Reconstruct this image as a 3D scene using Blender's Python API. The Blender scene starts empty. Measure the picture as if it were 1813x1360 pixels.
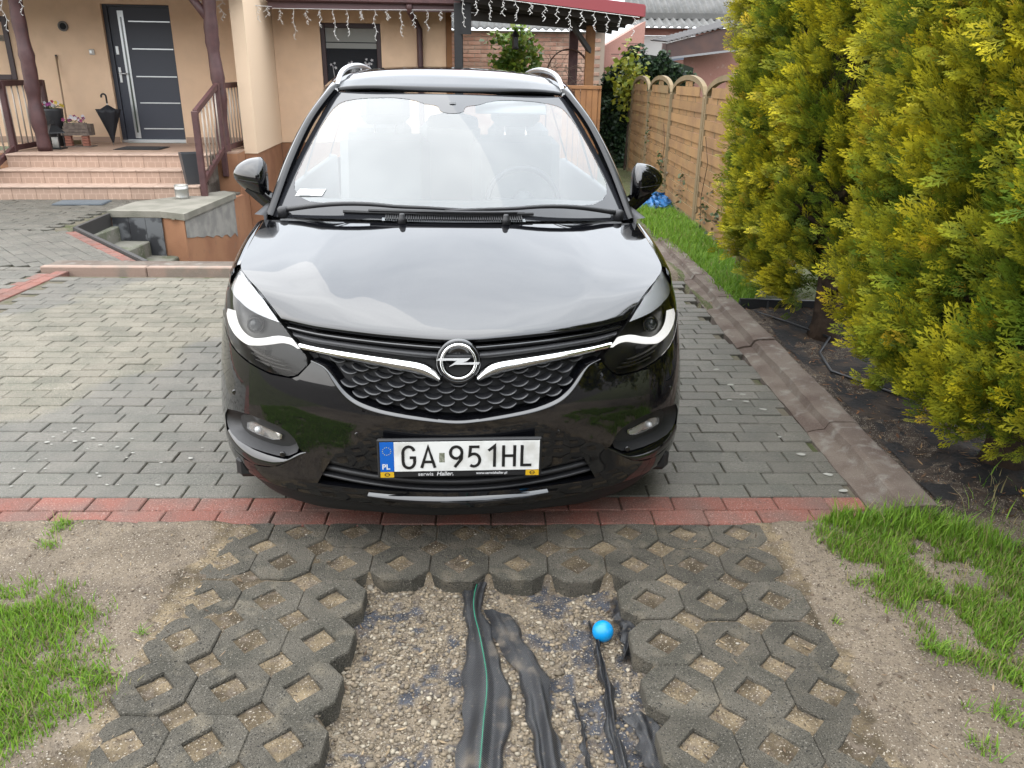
import bpy, bmesh, math, random
import numpy as np
from mathutils import Vector, Matrix, geometry
random.seed(7); rng = np.random.default_rng(11)
sc = bpy.context.scene
C = sc.collection
R = math.radians
PI = math.pi
# ---------------------------------------------------------------- camera
cam_d = bpy.data.cameras.new('camera'); cam = bpy.data.objects.new('camera', cam_d); C.objects.link(cam)
cam_d.sensor_width = 36.0; cam_d.lens = 1400.0/1813.0*36.0; cam_d.clip_start = 0.05; cam_d.clip_end = 900
cam.matrix_world = Matrix.Translation((0, 0, 1.55)) @ Matrix.Rotation(R(90-21.2), 4, 'X') @ Matrix.Rotation(R(.75), 4, 'Z')
sc.camera = cam
# ---------------------------------------------------------------- sky: bright overcast
SUN_EL, SUN_AZ = 40.0, -100.0      # azimuth measured from +Y towards +X: the sun behind the cloud cover stands to the left
w = bpy.data.worlds.new('World'); sc.world = w; w.use_nodes = True
nt = w.node_tree; nt.nodes.clear()
N = nt.nodes.new; LK = nt.links.new
out = N('ShaderNodeOutputWorld'); bg = N('ShaderNodeBackground'); bg.inputs[1].default_value = 0.10
sky = N('ShaderNodeTexSky'); sky.sky_type = 'NISHITA'; sky.sun_disc = False
sky.sun_elevation = R(SUN_EL); sky.sun_rotation = R(SUN_AZ); sky.air_density = 1.0; sky.dust_density = 2.0; sky.altitude = 50
tc = N('ShaderNodeTexCoord'); mp = N('ShaderNodeMapping'); mp.inputs['Scale'].default_value = (1.0, 1.0, 2.2)
nz = N('ShaderNodeTexNoise'); nz.inputs['Scale'].default_value = 2.6; nz.inputs['Detail'].default_value = 6; nz.inputs['Roughness'].default_value = .55
cr = N('ShaderNodeValToRGB'); cr.color_ramp.elements[0].position = .33; cr.color_ramp.elements[1].position = .68
cr.color_ramp.elements[0].color = (.66, .70, .755, 1); cr.color_ramp.elements[1].color = (.92, .955, .995, 1)
mul = N('ShaderNodeVectorMath'); mul.operation = 'SCALE'; mul.inputs['Scale'].default_value = 24.0
mx = N('ShaderNodeMix'); mx.data_type = 'RGBA'; mx.inputs['Factor'].default_value = .85
LK(tc.outputs['Generated'], mp.inputs[0]); LK(mp.outputs[0], nz.inputs[0]); LK(nz.outputs[0], cr.inputs[0]); LK(cr.outputs[0], mul.inputs[0])
# overcast brightening towards the zenith: (1 + 2 sin elevation) / 3
sp_ = N('ShaderNodeSeparateXYZ'); LK(tc.outputs['Generated'], sp_.inputs[0]); cl_ = N('ShaderNodeClamp'); LK(sp_.outputs[2], cl_.inputs[0])
gm = N('ShaderNodeMath'); gm.operation = 'MULTIPLY_ADD'; gm.inputs[1].default_value = 22.0; gm.inputs[2].default_value = 11.0; LK(cl_.outputs[0], gm.inputs[0]); LK(gm.outputs[0], mul.inputs['Scale'])
LK(sky.outputs[0], mx.inputs[6]); LK(mul.outputs[0], mx.inputs[7]); LK(mx.outputs[2], bg.inputs[0]); LK(bg.outputs[0], out.inputs[0])
sl = bpy.data.lights.new('sun', 'SUN'); sl.energy = 1.0; sl.angle = R(130); sl.color = (1.0, .90, .76)
so = bpy.data.objects.new('sun', sl); C.objects.link(so)
_d = Vector((math.sin(R(SUN_AZ))*math.cos(R(SUN_EL)), math.cos(R(SUN_AZ))*math.cos(R(SUN_EL)), math.sin(R(SUN_EL))))
so.rotation_euler = (-_d).to_track_quat('-Z', 'Y').to_euler()
sc.view_settings.view_transform = 'Standard'; sc.view_settings.look = 'None'; sc.view_settings.gamma = 1; sc.view_settings.exposure = 1.2
try: sc.view_settings.use_curve_mapping = False
except Exception: pass
sc.cycles.max_bounces = 7; sc.cycles.transparent_max_bounces = 10
# ---------------------------------------------------------------- materials
ALB = .66        # darkens every non-metal colour below so reflected sky looks brighter by comparison
def pbr(name, col, rough=.7, metal=0., spec=.5, var=(), bump=(), coord='pos', rnd=0., coat=0., coat_ior=1.6, ior=1.5, transl=0., alpha=1., emit=None):
    """var: (scale, colour, lo, hi[, detail]) noise overlays; bump: (scale, strength[, detail]); rnd: value change per piece"""
    m = bpy.data.materials.new(name); m.use_nodes = True; t = m.node_tree; t.nodes.clear()
    n = t.nodes.new; lk = t.links.new
    o = n('ShaderNodeOutputMaterial'); b = n('ShaderNodeBsdfPrincipled'); lk(b.outputs[0], o.inputs[0])
    b.inputs['Roughness'].default_value = rough; b.inputs['Metallic'].default_value = metal; b.inputs['IOR'].default_value = ior
    b.inputs['Specular IOR Level'].default_value = spec
    if coat: b.inputs['Coat Weight'].default_value = coat; b.inputs['Coat Roughness'].default_value = .03; b.inputs['Coat IOR'].default_value = coat_ior
    if coord == 'pos': g = n('ShaderNodeNewGeometry'); src = g.outputs['Position']
    else: g = n('ShaderNodeTexCoord'); src = g.outputs['Object']
    cur = None
    if isinstance(col, str):
        a = n('ShaderNodeVertexColor'); a.layer_name = col; cur = a.outputs[0]
    def mixc(f, c1, c2):
        x = n('ShaderNodeMix'); x.data_type = 'RGBA'
        lk(f, x.inputs[0])
        if hasattr(c1, 'links'): lk(c1, x.inputs[6])
        else: x.inputs[6].default_value = (*c1, 1)
        if hasattr(c2, 'links'): lk(c2, x.inputs[7])
        else: x.inputs[7].default_value = (*c2, 1)
        return x.outputs[2]
    if metal < .5:
        if cur is None: col = tuple(v*ALB for v in col)
        var = tuple((v[0], tuple(q*ALB for q in v[1]), *v[2:]) for v in var)
    c = cur if cur is not None else col
    for v in var:
        z = n('ShaderNodeTexNoise'); z.inputs['Scale'].default_value = v[0]; z.inputs['Detail'].default_value = v[4] if len(v) > 4 else 4
        lk(src, z.inputs['Vector'])
        mr = n('ShaderNodeMapRange'); mr.inputs[1].default_value = v[2]; mr.inputs[2].default_value = v[3]; lk(z.outputs[0], mr.inputs[0])
        c = mixc(mr.outputs[0], c, v[1])
    if rnd:
        oi = n('ShaderNodeObjectInfo'); ge = n('ShaderNodeNewGeometry')
        ad = n('ShaderNodeMath'); ad.operation = 'ADD'; lk(oi.outputs['Random'], ad.inputs[0]); lk(ge.outputs['Random Per Island'], ad.inputs[1])
        fr = n('ShaderNodeMath'); fr.operation = 'FRACT'; lk(ad.outputs[0], fr.inputs[0])
        mr = n('ShaderNodeMapRange'); mr.inputs[3].default_value = 1-rnd; mr.inputs[4].default_value = 1+rnd; lk(fr.outputs[0], mr.inputs[0])
        hs = n('ShaderNodeHueSaturation'); lk(mr.outputs[0], hs.inputs['Value'])
        if hasattr(c, 'links'): lk(c, hs.inputs['Color'])
        else: hs.inputs['Color'].default_value = (*c, 1)
        c = hs.outputs[0]
    if hasattr(c, 'links'): lk(c, b.inputs['Base Color'])
    else: b.inputs['Base Color'].default_value = (*c, 1)
    last = None
    for bp in bump:
        z = n('ShaderNodeTexNoise'); z.inputs['Scale'].default_value = bp[0]; z.inputs['Detail'].default_value = bp[2] if len(bp) > 2 else 3
        lk(src, z.inputs['Vector'])
        u = n('ShaderNodeBump'); u.inputs['Strength'].default_value = bp[1]; u.inputs['Distance'].default_value = .01
        lk(z.outputs[0], u.inputs['Height'])
        if last is not None: lk(last, u.inputs['Normal'])
        last = u.outputs[0]
    if last is not None: lk(last, b.inputs['Normal'])
    if transl:
        tr = n('ShaderNodeBsdfTranslucent'); ms = n('ShaderNodeMixShader'); ms.inputs[0].default_value = transl
        if hasattr(c, 'links'): lk(c, tr.inputs[0])
        else: tr.inputs[0].default_value = (*c, 1)
        lk(b.outputs[0], ms.inputs[1]); lk(tr.outputs[0], ms.inputs[2]); lk(ms.outputs[0], o.inputs[0])
    if alpha < 1: b.inputs['Alpha'].default_value = alpha
    return m
def nodes(m): return m.node_tree.nodes, m.node_tree.links
# ---------------------------------------------------------------- mesh helpers
def link(o, parent=None):
    C.objects.link(o)
    if parent is not None: o.parent = parent
    return o
def tag(o, label=None, cat=None, group=None, kind=None):
    if label: o['label'] = label
    if cat: o['category'] = cat
    if group: o['group'] = group
    if kind: o['kind'] = kind
    return o
def empty(name, loc=(0, 0, 0), rz=0., label=None, cat=None, group=None):
    o = bpy.data.objects.new(name, None); o.empty_display_size = .2; o.location = loc; o.rotation_euler = (0, 0, rz); link(o)
    return tag(o, label, cat, group)
def mesh(name, V, F, mat, smooth=False):
    me = bpy.data.meshes.new(name); me.from_pydata([tuple(map(float, v)) for v in V], [], [tuple(int(i) for i in f) for f in F])
    if mat is not None: me.materials.append(mat)
    if smooth: me.polygons.foreach_set('use_smooth', [True]*len(me.polygons))
    me.update(); return me
def mk(name, V, F, mat, parent=None, smooth=False, loc=None, rz=None):
    o = bpy.data.objects.new(name, mesh(name, V, F, mat, smooth)); link(o, parent)
    if loc is not None: o.location = loc
    if rz is not None: o.rotation_euler = (0, 0, rz)
    return o
def mk_np(name, V, F, mat, parent=None, smooth=False, col=None):
    """big triangle meshes from arrays; col: per vertex rgb"""
    me = bpy.data.meshes.new(name); V = np.asarray(V, np.float32); F = np.asarray(F, np.int32); k = F.shape[1]
    me.vertices.add(len(V)); me.vertices.foreach_set('co', V.ravel())
    me.loops.add(F.size); me.loops.foreach_set('vertex_index', F.ravel())
    me.polygons.add(len(F)); me.polygons.foreach_set('loop_start', np.arange(0, F.size, k, dtype=np.int32)); me.polygons.foreach_set('loop_total', np.full(len(F), k, np.int32))
    if smooth: me.polygons.foreach_set('use_smooth', np.ones(len(F), bool))
    me.update(calc_edges=True)
    if col is not None:
        a = me.color_attributes.new('col', 'FLOAT_COLOR', 'POINT'); cc = np.ones((len(V), 4), np.float32); cc[:, :3] = np.asarray(col)*ALB; a.data.foreach_set('color', cc.ravel())
    me.materials.append(mat)
    o = bpy.data.objects.new(name, me); link(o, parent); return o
class MB:
    """collects simple shapes into one mesh"""
    def __init__(s): s.V = []; s.F = []
    def add(s, V, F):
        b = len(s.V); s.V += [tuple(v) for v in V]; s.F += [tuple(i+b for i in f) for f in F]; return s
    def box(s, x0, x1, y0, y1, z0, z1, ch=0.):
        if ch <= 0:
            V = [(x, y, z) for x in (x0, x1) for y in (y0, y1) for z in (z0, z1)]
            return s.add(V, [(0, 1, 3, 2), (4, 6, 7, 5), (0, 4, 5, 1), (2, 3, 7, 6), (0, 2, 6, 4), (1, 5, 7, 3)])
        bm = bmesh.new(); bmesh.ops.create_cube(bm, size=1.)
        for v in bm.verts: v.co = Vector(((x0+x1)/2+v.co.x*(x1-x0), (y0+y1)/2+v.co.y*(y1-y0), (z0+z1)/2+v.co.z*(z1-z0)))
        bmesh.ops.bevel(bm, geom=bm.edges[:], offset=ch, segments=1, affect='EDGES')
        bm.verts.index_update(); s.add([v.co[:] for v in bm.verts], [[v.index for v in f.verts] for f in bm.faces]); bm.free(); return s
    def prism(s, poly, z0, z1):
        n = len(poly); V = [(x, y, z0) for x, y in poly]+[(x, y, z1) for x, y in poly]
        return s.add(V, [tuple(range(n))[::-1], tuple(range(n, 2*n))]+[(i, (i+1) % n, n+(i+1) % n, n+i) for i in range(n)])
    def tube(s, pts, r, n=8, cap=True):
        pts = [Vector(p) for p in pts]; rs = r if hasattr(r, '__len__') else [r]*len(pts)
        rings = []; up = None
        for i, p in enumerate(pts):
            d = (pts[min(i+1, len(pts)-1)]-pts[max(i-1, 0)]).normalized()
            if up is None: up = d.orthogonal().normalized()
            a = (up-d*up.dot(d)); a = a.normalized() if a.length > 1e-6 else d.orthogonal().normalized(); up = a; b = d.cross(a)
            rings.append([p+(a*math.cos(2*PI*k/n)+b*math.sin(2*PI*k/n))*rs[i] for k in range(n)])
        V = [v[:] for q in rings for v in q]; F = []
        for i in range(len(rings)-1):
            for k in range(n): F.append((i*n+k, i*n+(k+1) % n, (i+1)*n+(k+1) % n, (i+1)*n+k))
        if cap: F += [tuple(range(n))[::-1], tuple((len(rings)-1)*n+k for k in range(n))]
        return s.add(V, F)
    def lathe(s, prof, n=20, c=(0, 0, 0), axis='z'):
        V = []; F = []
        for (r, h) in prof:
            for k in range(n):
                a = 2*PI*k/n; x, y = r*math.cos(a), r*math.sin(a)
                V.append((c[0]+x, c[1]+y, c[2]+h) if axis == 'z' else ((c[0]+x, c[1]+h, c[2]+y) if axis == 'y' else (c[0]+h, c[1]+x, c[2]+y)))
        for i in range(len(prof)-1):
            for k in range(n): F.append((i*n+k, i*n+(k+1) % n, (i+1)*n+(k+1) % n, (i+1)*n+k))
        F += [tuple(range(n))[::-1], tuple((len(prof)-1)*n+k for k in range(n))]
        return s.add(V, F)
    def build(s, name, mat, parent=None, smooth=False, loc=None, rz=None): return mk(name, s.V, s.F, mat, parent, smooth, loc, rz)
def box(name, b, mat, parent=None, ch=0., **k): return MB().box(*b, ch=ch).build(name, mat, parent, **k)
def inpoly(x, y, P):
    r = False; j = len(P)-1
    for i in range(len(P)):
        if (P[i][1] > y) != (P[j][1] > y) and x < (P[j][0]-P[i][0])*(y-P[i][1])/(P[j][1]-P[i][1])+P[i][0]: r = not r
        j = i
    return r
def inpoly_np(X, Y, P):
    r = np.zeros(X.shape, bool); j = len(P)-1
    for i in range(len(P)):
        (xi, yi), (xj, yj) = P[i], P[j]
        if yi != yj: r ^= ((yi > Y) != (yj > Y)) & (X < (xj-xi)*(Y-yi)/(yj-yi)+xi)
        j = i
    return r
def vnoise(X, Y, s, seed=0):
    """smooth value noise on arrays"""
    g = np.random.default_rng(seed).random((64, 64)); x = X/s; y = Y/s; xi = np.floor(x).astype(int); yi = np.floor(y).astype(int)
    fx = x-xi; fy = y-yi; fx = fx*fx*(3-2*fx); fy = fy*fy*(3-2*fy)
    a = g[xi % 64, yi % 64]; b = g[(xi+1) % 64, yi % 64]; c_ = g[xi % 64, (yi+1) % 64]; d = g[(xi+1) % 64, (yi+1) % 64]
    return (a*(1-fx)+b*fx)*(1-fy)+(c_*(1-fx)+d*fx)*fy
def sstep(a, b, x): t = np.clip((x-a)/(b-a), 0, 1); return t*t*(3-2*t)
# ================================================================ GROUND
PIT = [(-4.72, 9.28), (-4.12, 9.30), (-3.86, 9.05), (-3.86, 11.6), (-3.95, 14.2), (-1.2, 14.4), (-1.2, 6.80), (-3.20, 6.80), (-4.62, 8.35)]
GAP = [(-.505, 2.245), (-.505, .9), (.415, .9), (.415, 2.245)]          # where the turf pavers are lifted out
RY = R(1.66)                                                      # the paving runs 1.7 degrees off square
def dw(u, v): return (u*math.cos(RY)-v*math.sin(RY), 2.555+u*math.sin(RY)+v*math.cos(RY))   # driveway frame
xs = np.unique(np.concatenate([np.arange(-2.5, 2.5, .0145), -2.5-np.geomspace(.02, 260, 46), 2.5+np.geomspace(.02, 260, 46)]))
ys = np.unique(np.concatenate([np.arange(1.0, 2.82, .0125), 2.82+np.geomspace(.02, 2.5, 34), np.arange(5.4, 12.6, .12), 12.6+np.geomspace(.1, 300, 30), 1.0-np.geomspace(.015, 260, 44)]))
GX, GY = np.meshgrid(xs, ys)
n1 = vnoise(GX, GY, .33, 1); n2 = vnoise(GX, GY, .11, 2); n3 = vnoise(GX, GY, .035, 3); n4 = vnoise(GX, GY, .017, 4)
base = .012+.022*(n1-.5)+.014*(n2-.5)+.006*(n3-.5)+.003*(n4-.5)
turf = sstep(-1.15, -1.00, GX+.10*(n2-.5))*(1-sstep(.90, 1.06, GX+.10*(n2-.5)))     # strip of turf pavers
hole = -.011+.007*(n2-.5)+.006*(n3-.5)+.004*(n4-.5)
edgecov = np.maximum(sstep(-.80, -1.06, GX), sstep(.70, .98, GX))
hole = hole+.013*edgecov*n1*1.1+.007*sstep(2.34, 2.5, GY)*n2
Zg = base*(1-turf)+hole*turf
gapm = inpoly_np(GX+.03*(n2-.5), GY+.03*(n1-.5), GAP)
bedz = -.060+.018*(n1-.5)+.014*(n2-.5)+.010*(n3-.5)+.006*(n4-.5)
Zg = np.where(gapm, bedz, Zg)
rl = 2.555+math.tan(RY)*GX
paved = (GY > rl+.01) & (GX < 1.42) & (GY < 6.6)
paved |= (GY > rl+.01) & (GX < -1) & (GY < 14.5) & (GX > -14)
Zg = np.where(paved, -.09, Zg)
Zg = np.where((GX > 1.42) & (GX < 1.63) & (GY > 2.66) & (GY < 7.6), -.05, Zg)
soil = (GX >= 1.6) & (GY > 2.62) & (GY < 5.46)
Zg = np.where(soil, .035+.05*(n1-.5)+.02*(n2-.5)+.01*(n3-.5), Zg)
far = (GY > 5.46) & (GX > 1.4) & (GY < 40)
Zg = np.where(far, .012+.03*(n1-.5), Zg)
pitm = inpoly_np(GX, GY, PIT); Zg = np.where(pitm, -1.25, Zg)
Zg = np.where((np.abs(GX) > 30) | (GY > 40) | (GY < -30), -.1, Zg)
nx, ny = len(xs), len(ys)
V = np.stack([GX.ravel(), GY.ravel(), Zg.ravel()], 1)
ii = np.arange(nx*ny).reshape(ny, nx)
F = np.stack([ii[:-1, :-1].ravel(), ii[:-1, 1:].ravel(), ii[1:, 1:].ravel(), ii[1:, :-1].ravel()], 1)
gr_ = np.zeros((ny, nx))
def blobs(L):
    a = np.zeros(GX.shape)
    for (x, y, rx, ry) in L: a = np.maximum(a, 1-((GX-x)/rx)**2-((GY-y)/ry)**2)
    return np.clip(a*1.6, 0, 1)
SAND, SAND2 = np.array((.250, .203, .150)), np.array((.180, .143, .105))
col = SAND[None, None]*(1-n1[..., None])+SAND2[None, None]*n1[..., None]
mud = sstep(.55, .8, n2)*.5+sstep(.6, .85, vnoise(GX, GY, .6, 9))*.5; col = col*(1-.45*mud[..., None])
GRAV = np.array((.225, .182, .130)); col = np.where(gapm[..., None], GRAV[None, None]*(.72+.56*n3[..., None]), col)
mem = gapm & (vnoise(GX, GY, .075, 21)*.6+vnoise(GX, GY, .03, 22)*.4+.17*np.clip((GX-.0)/.2, 0, 1) > .66); col = np.where(mem[..., None], np.array((.055, .058, .068))[None, None]*(.7+.9*n4[..., None]), col)
tm = (turf > .5) & ~gapm
col = np.where(tm[..., None], np.array((.200, .155, .098))[None, None]*(.55+.8*n3[..., None])*(1-.5*sstep(.5, .75, n2))[..., None], col)
col = np.where(soil[..., None], np.array((.050, .038, .030))[None, None]*(.6+.8*n2[..., None]), col)
grn = far | (GY > 12) | (np.abs(GX) > 2.6) & ~paved & (GY < 2.6) | (GY < -.5)
col = np.where(grn[..., None], np.array((.075, .095, .030))[None, None]*(.7+.6*n2[..., None]), col)
pitc = (GX > -4.9) & (GX < -1.0) & (GY > 6.5) & (GY < 14.6); col = np.where(pitc[..., None], np.array((.16, .15, .13))[None, None]*(.8+.4*n2[..., None]), col)
unseen_dark = GY < .35; col = np.where(unseen_dark[..., None], np.array((.055, .054, .052))[None, None]*(.8+.4*n2[..., None]), col)  # unseen ground behind the viewer, darkened to dim its reflection in the bumper
ground_m = pbr('ground soil', 'col', rough=.95, spec=.15, var=((26, (.155, .125, .096), .50, .70, 6), (130, (.085, .066, .048), .57, .66, 3), (170, (.42, .37, .30), .62, .68, 2)), bump=((38, .7, 5), (150, .8, 3)))
ground = mk_np('ground', V, F, ground_m, smooth=True, col=col.reshape(-1, 3)); tag(ground, 'sandy ground with worn soil and patches of gravel', kind='structure')
# ---------------------------------------------------------------- driveway paving
def paving_mat(name, c0, c1, dry=True):
    m = pbr(name, c0, rough=.82, spec=.35, var=((5, c1, .40, .66, 5), (210, (.27, .25, .215), .61, .69, 2), (170, (.035, .034, .030), .60, .68, 2)), bump=((200, .5, 3), (60, .25, 3)), rnd=.12)
    if not dry: return m
    nd, lk = nodes(m); b = [x for x in nd if x.type == 'BSDF_PRINCIPLED'][0]
    csrc = b.inputs['Base Color'].links[0].from_socket
    g = nd.new('ShaderNodeNewGeometry')
    def blob(cx_, cy_, ax, ay, rot, amp, sc_, lo, hi):
        mp_ = nd.new('ShaderNodeMapping'); mp_.vector_type = 'TEXTURE'; mp_.inputs['Location'].default_value = (cx_, cy_, 0); mp_.inputs['Rotation'].default_value = (0, 0, R(rot)); mp_.inputs['Scale'].default_value = (ax, ay, 1)
        ds = nd.new('ShaderNodeVectorMath'); ds.operation = 'LENGTH'; lk.new(g.outputs['Position'], mp_.inputs[0])
        zz = nd.new('ShaderNodeSeparateXYZ'); cb = nd.new('ShaderNodeCombineXYZ'); lk.new(mp_.outputs[0], zz.inputs[0]); lk.new(zz.outputs[0], cb.inputs[0]); lk.new(zz.outputs[1], cb.inputs[1]); lk.new(cb.outputs[0], ds.inputs[0])
        n_ = nd.new('ShaderNodeTexNoise'); n_.inputs['Scale'].default_value = sc_; n_.inputs['Detail'].default_value = 3; lk.new(g.outputs['Position'], n_.inputs['Vector'])
        ma = nd.new('ShaderNodeMath'); ma.operation = 'MULTIPLY_ADD'; ma.inputs[1].default_value = amp; lk.new(n_.outputs[0], ma.inputs[0]); lk.new(ds.outputs['Value'], ma.inputs[2])
        mr = nd.new('ShaderNodeMapRange'); mr.inputs[1].default_value = lo; mr.inputs[2].default_value = hi; mr.inputs[3].default_value = 1; mr.inputs[4].default_value = 0; lk.new(ma.outputs[0], mr.inputs[0]); return mr.outputs[0]
    a = blob(-2.62, 4.75, .80, 1.45, -14, .95, 1.6, 1.38, 1.50); b2 = blob(-2.3, 5.75, .95, .85, 0, .9, 1.8, 1.30, 1.42)
    mxm = nd.new('ShaderNodeMath'); mxm.operation = 'MAXIMUM'; lk.new(a, mxm.inputs[0]); lk.new(b2, mxm.inputs[1])
    x = nd.new('ShaderNodeMix'); x.data_type = 'RGBA'; x.blend_type = 'MULTIPLY'; lk.new(mxm.outputs[0], x.inputs[0]); lk.new(csrc, x.inputs[6]); x.inputs[7].default_value = (1.55, 1.52, 1.45, 1)
    x.clamp_factor = True
    lk.new(x.outputs[2], b.inputs['Base Color'])
    rr = nd.new('ShaderNodeMapRange'); rr.inputs[3].default_value = .52; rr.inputs[4].default_value = .85; lk.new(mxm.outputs[0], rr.inputs[0]); lk.new(rr.outputs[0], b.inputs['Roughness'])
    return m
grey_m = paving_mat('grey paving', (.132, .121, .098), (.094, .091, .072))
red_m = pbr('red paving', (.235, .090, .066), rough=.85, spec=.3, var=((6, (.175, .100, .080), .4, .65, 5), (200, (.38, .25, .21), .6, .68, 2), (160, (.09, .045, .04), .6, .68, 2)), bump=((200, .5, 3), (60, .25, 3)), rnd=.13)
joint_m = pbr('joint sand', (.150, .133, .100), rough=1, spec=.1, var=((9, (.065, .080, .028), .5, .66), (300, (.24, .21, .16), .55, .7)), bump=((300, .6, 3),))
PL, PW = .2050, .1025
def brick_mesh(name, l, w_, h, m, ch=.0042):
    mb = MB(); mb.box(-l/2, l/2, -w_/2, w_/2, -h, 0, ch=ch); mb.F = [f for f in mb.F if not all(mb.V[i][2] < -h+.012 for i in f)]
    return mesh(name, mb.V, mb.F, m)
pv_me = brick_mesh('paver', PL-.004, PW-.0035, .06, grey_m); pr_me = brick_mesh('paver', PL-.004, PW-.0035, .06, red_m)
drive = mk('driveway', [(*dw(-14, .01), -.010), (*dw(1.42, .01), -.010), (*dw(1.42, 3.86), -.010), (*dw(-14, 3.86), -.010)], [(0, 1, 2, 3)], joint_m)
tag(drive, 'driveway of grey rectangular pavers with a red border row', kind='structure')
cand = []
for r in range(37):
    v = (r+.5)*PW
    shift = (0, .5, .22, .72)[r % 4]*PL if r > 1 else (.15, .62)[r]*PL
    k0 = int(-4.6/PL)
    for k in range(k0, 8):
        u = k*PL+shift
        if u > 1.45: continue
        x, y = dw(u, v)
        if x < -3.93-.0*y: continue
        if r > 1 and x-PL/2 < -3.70: continue
        red = r < 2
        cand.append((u, v, red, x, y))
def vis(x, y): return not (-1.05 < x < .62 and y > 2.95) and y < 6.6 and x > -.66*y-.35
cand.sort(key=lambda c: (not vis(c[3], c[4]), c[4]))
def piece(me, name, u, v, parent, rz=RY):
    o = bpy.data.objects.new(name, me); link(o, parent); x, y = dw(u, v)
    o.location = (x, y, random.uniform(-.0025, .0025)); o.rotation_euler = (R(random.uniform(-.5, .5)), R(random.uniform(-.4, .4)), rz+R(random.uniform(-.5, .5)))
    sx = 1.
    if u+PL/2 > 1.42: pass
    return o
for c_ in cand[:300]: piece(pr_me if c_[2] else pv_me, 'paver', c_[0], c_[1], drive)
def joined(name, L, me, parent, rz=RY):
    bv = np.array([v.co[:] for v in me.vertices]); bf = [p.vertices[:] for p in me.polygons]
    V = []; F = []
    for (x, y, a, z) in L:
        b = len(V); ca, sa = math.cos(a), math.sin(a)
        V += [(x+ca*p[0]-sa*p[1], y+sa*p[0]+ca*p[1], z+p[2]) for p in bv]; F += [tuple(i+b for i in f) for f in bf]
    o = mk(name, V, F, me.materials[0], parent); tag(o, kind='stuff'); return o
for k in range(34):
    for i in range(2):
        v = .33+(k+.5+.5*i)*PL
        if v > 3.82: continue
        x, y = -3.86+i*(PW+.001)-.0, 2.555+v
        o = bpy.data.objects.new('border_paver', pr_me); link(o, drive); o.location = (x, y, random.uniform(-.002, .002)); o.rotation_euler = (0, 0, R(90))
joined('far_pavers', [(c_[3], c_[4], RY+R(random.uniform(-.5, .5)), random.uniform(-.0025, .0025)) for c_ in cand[300:] if not c_[2]], pv_me, drive)
joined('far_border_pavers', [(c_[3], c_[4], RY, random.uniform(-.002, .002)) for c_ in cand[300:] if c_[2]], pr_me, drive)
# ---------------------------------------------------------------- courtyard paving left of the kerb, up to the porch
court = mk('courtyard', [(*p, -.020) for p in [(-14, 5.0), (-3.93, 5.0), (-3.93, 6.9), (-3.24, 6.80), (-4.66, 8.33), (-4.74, 9.30), (-4.12, 9.33), (-3.9, 9.1), (-3.9, 11.2), (-14, 11.2)]], [tuple(range(10))], joint_m)
tag(court, 'older grey paved courtyard in front of the porch steps', kind='structure')
L = []; Lr = []
for r in range(64):
    for k in range(48):
        x = -3.95-k*PL-(r % 2)*PL/2; y = 4.9+r*PW
        X_, Y_ = x, y+(x+3.9)*math.tan(RY)
        if X_ < -8.5: continue
        # fan-shaped corner beside the cellar stair is laid at an angle
        if Y_ > 6.62 and X_ > -5.6 and Y_ < 8.3: continue
        if inpoly(X_, Y_, [(-4.9, 9.5), (-4.9, 8.2), (-3.0, 6.4), (-3.0, 12), (-3.6, 12), (-3.6, 9.3)]): continue
        L.append((X_, Y_, RY, random.uniform(-.004, .004)))
for r in range(44):
    for k in range(30):
        u = -1.9+k*PL+(r % 2)*PL/2; v = -2.3+r*PW; a = R(-47)
        X_ = -4.75+u*math.cos(a)-v*math.sin(a); Y_ = 7.45+u*math.sin(a)+v*math.cos(a)
        if not (6.66 < Y_ < 8.25 and -5.55 < X_): continue
        d = ((X_+3.20)*(8.35-6.80)+(Y_-6.80)*(4.62-3.20))     # >0: inside the stairwell
        if d > -.19: continue
        L.append((X_, Y_, a, random.uniform(-.003, .003)))
joined('courtyard_pavers', L, pv_me, court)
for k in range(9):
    t = (k+.5)/9.6; X_ = -3.20+(-4.62+3.20)*t; Y_ = 6.80+(8.35-6.80)*t
    o = bpy.data.objects.new('border_paver', pr_me); link(o, court); a = math.atan2(1.55, -1.42)
    o.location = (X_-.045*math.sin(a)*-1-.09, Y_-.075, 0.004); o.rotation_euler = (0, 0, a)
# drain grate in the courtyard
grate_m = pbr('blue grey grate', (.21, .235, .255), rough=.55, metal=.3)
g0 = empty('drain_grate', (-5.45, 10.1, .002), R(6), 'pale blue grey grate lying flat in front of the porch steps', 'grate')
mb = MB(); mb.box(-.30, .30, -.17, .17, 0, .008); mb.build('grate_frame', pbr('dark mat', (.10, .12, .14)), g0)
for k in range(9): box('bar', (-.29, .29, -.155+k*.036, -.137+k*.036, .009, .020), grate_m, g0)
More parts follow.
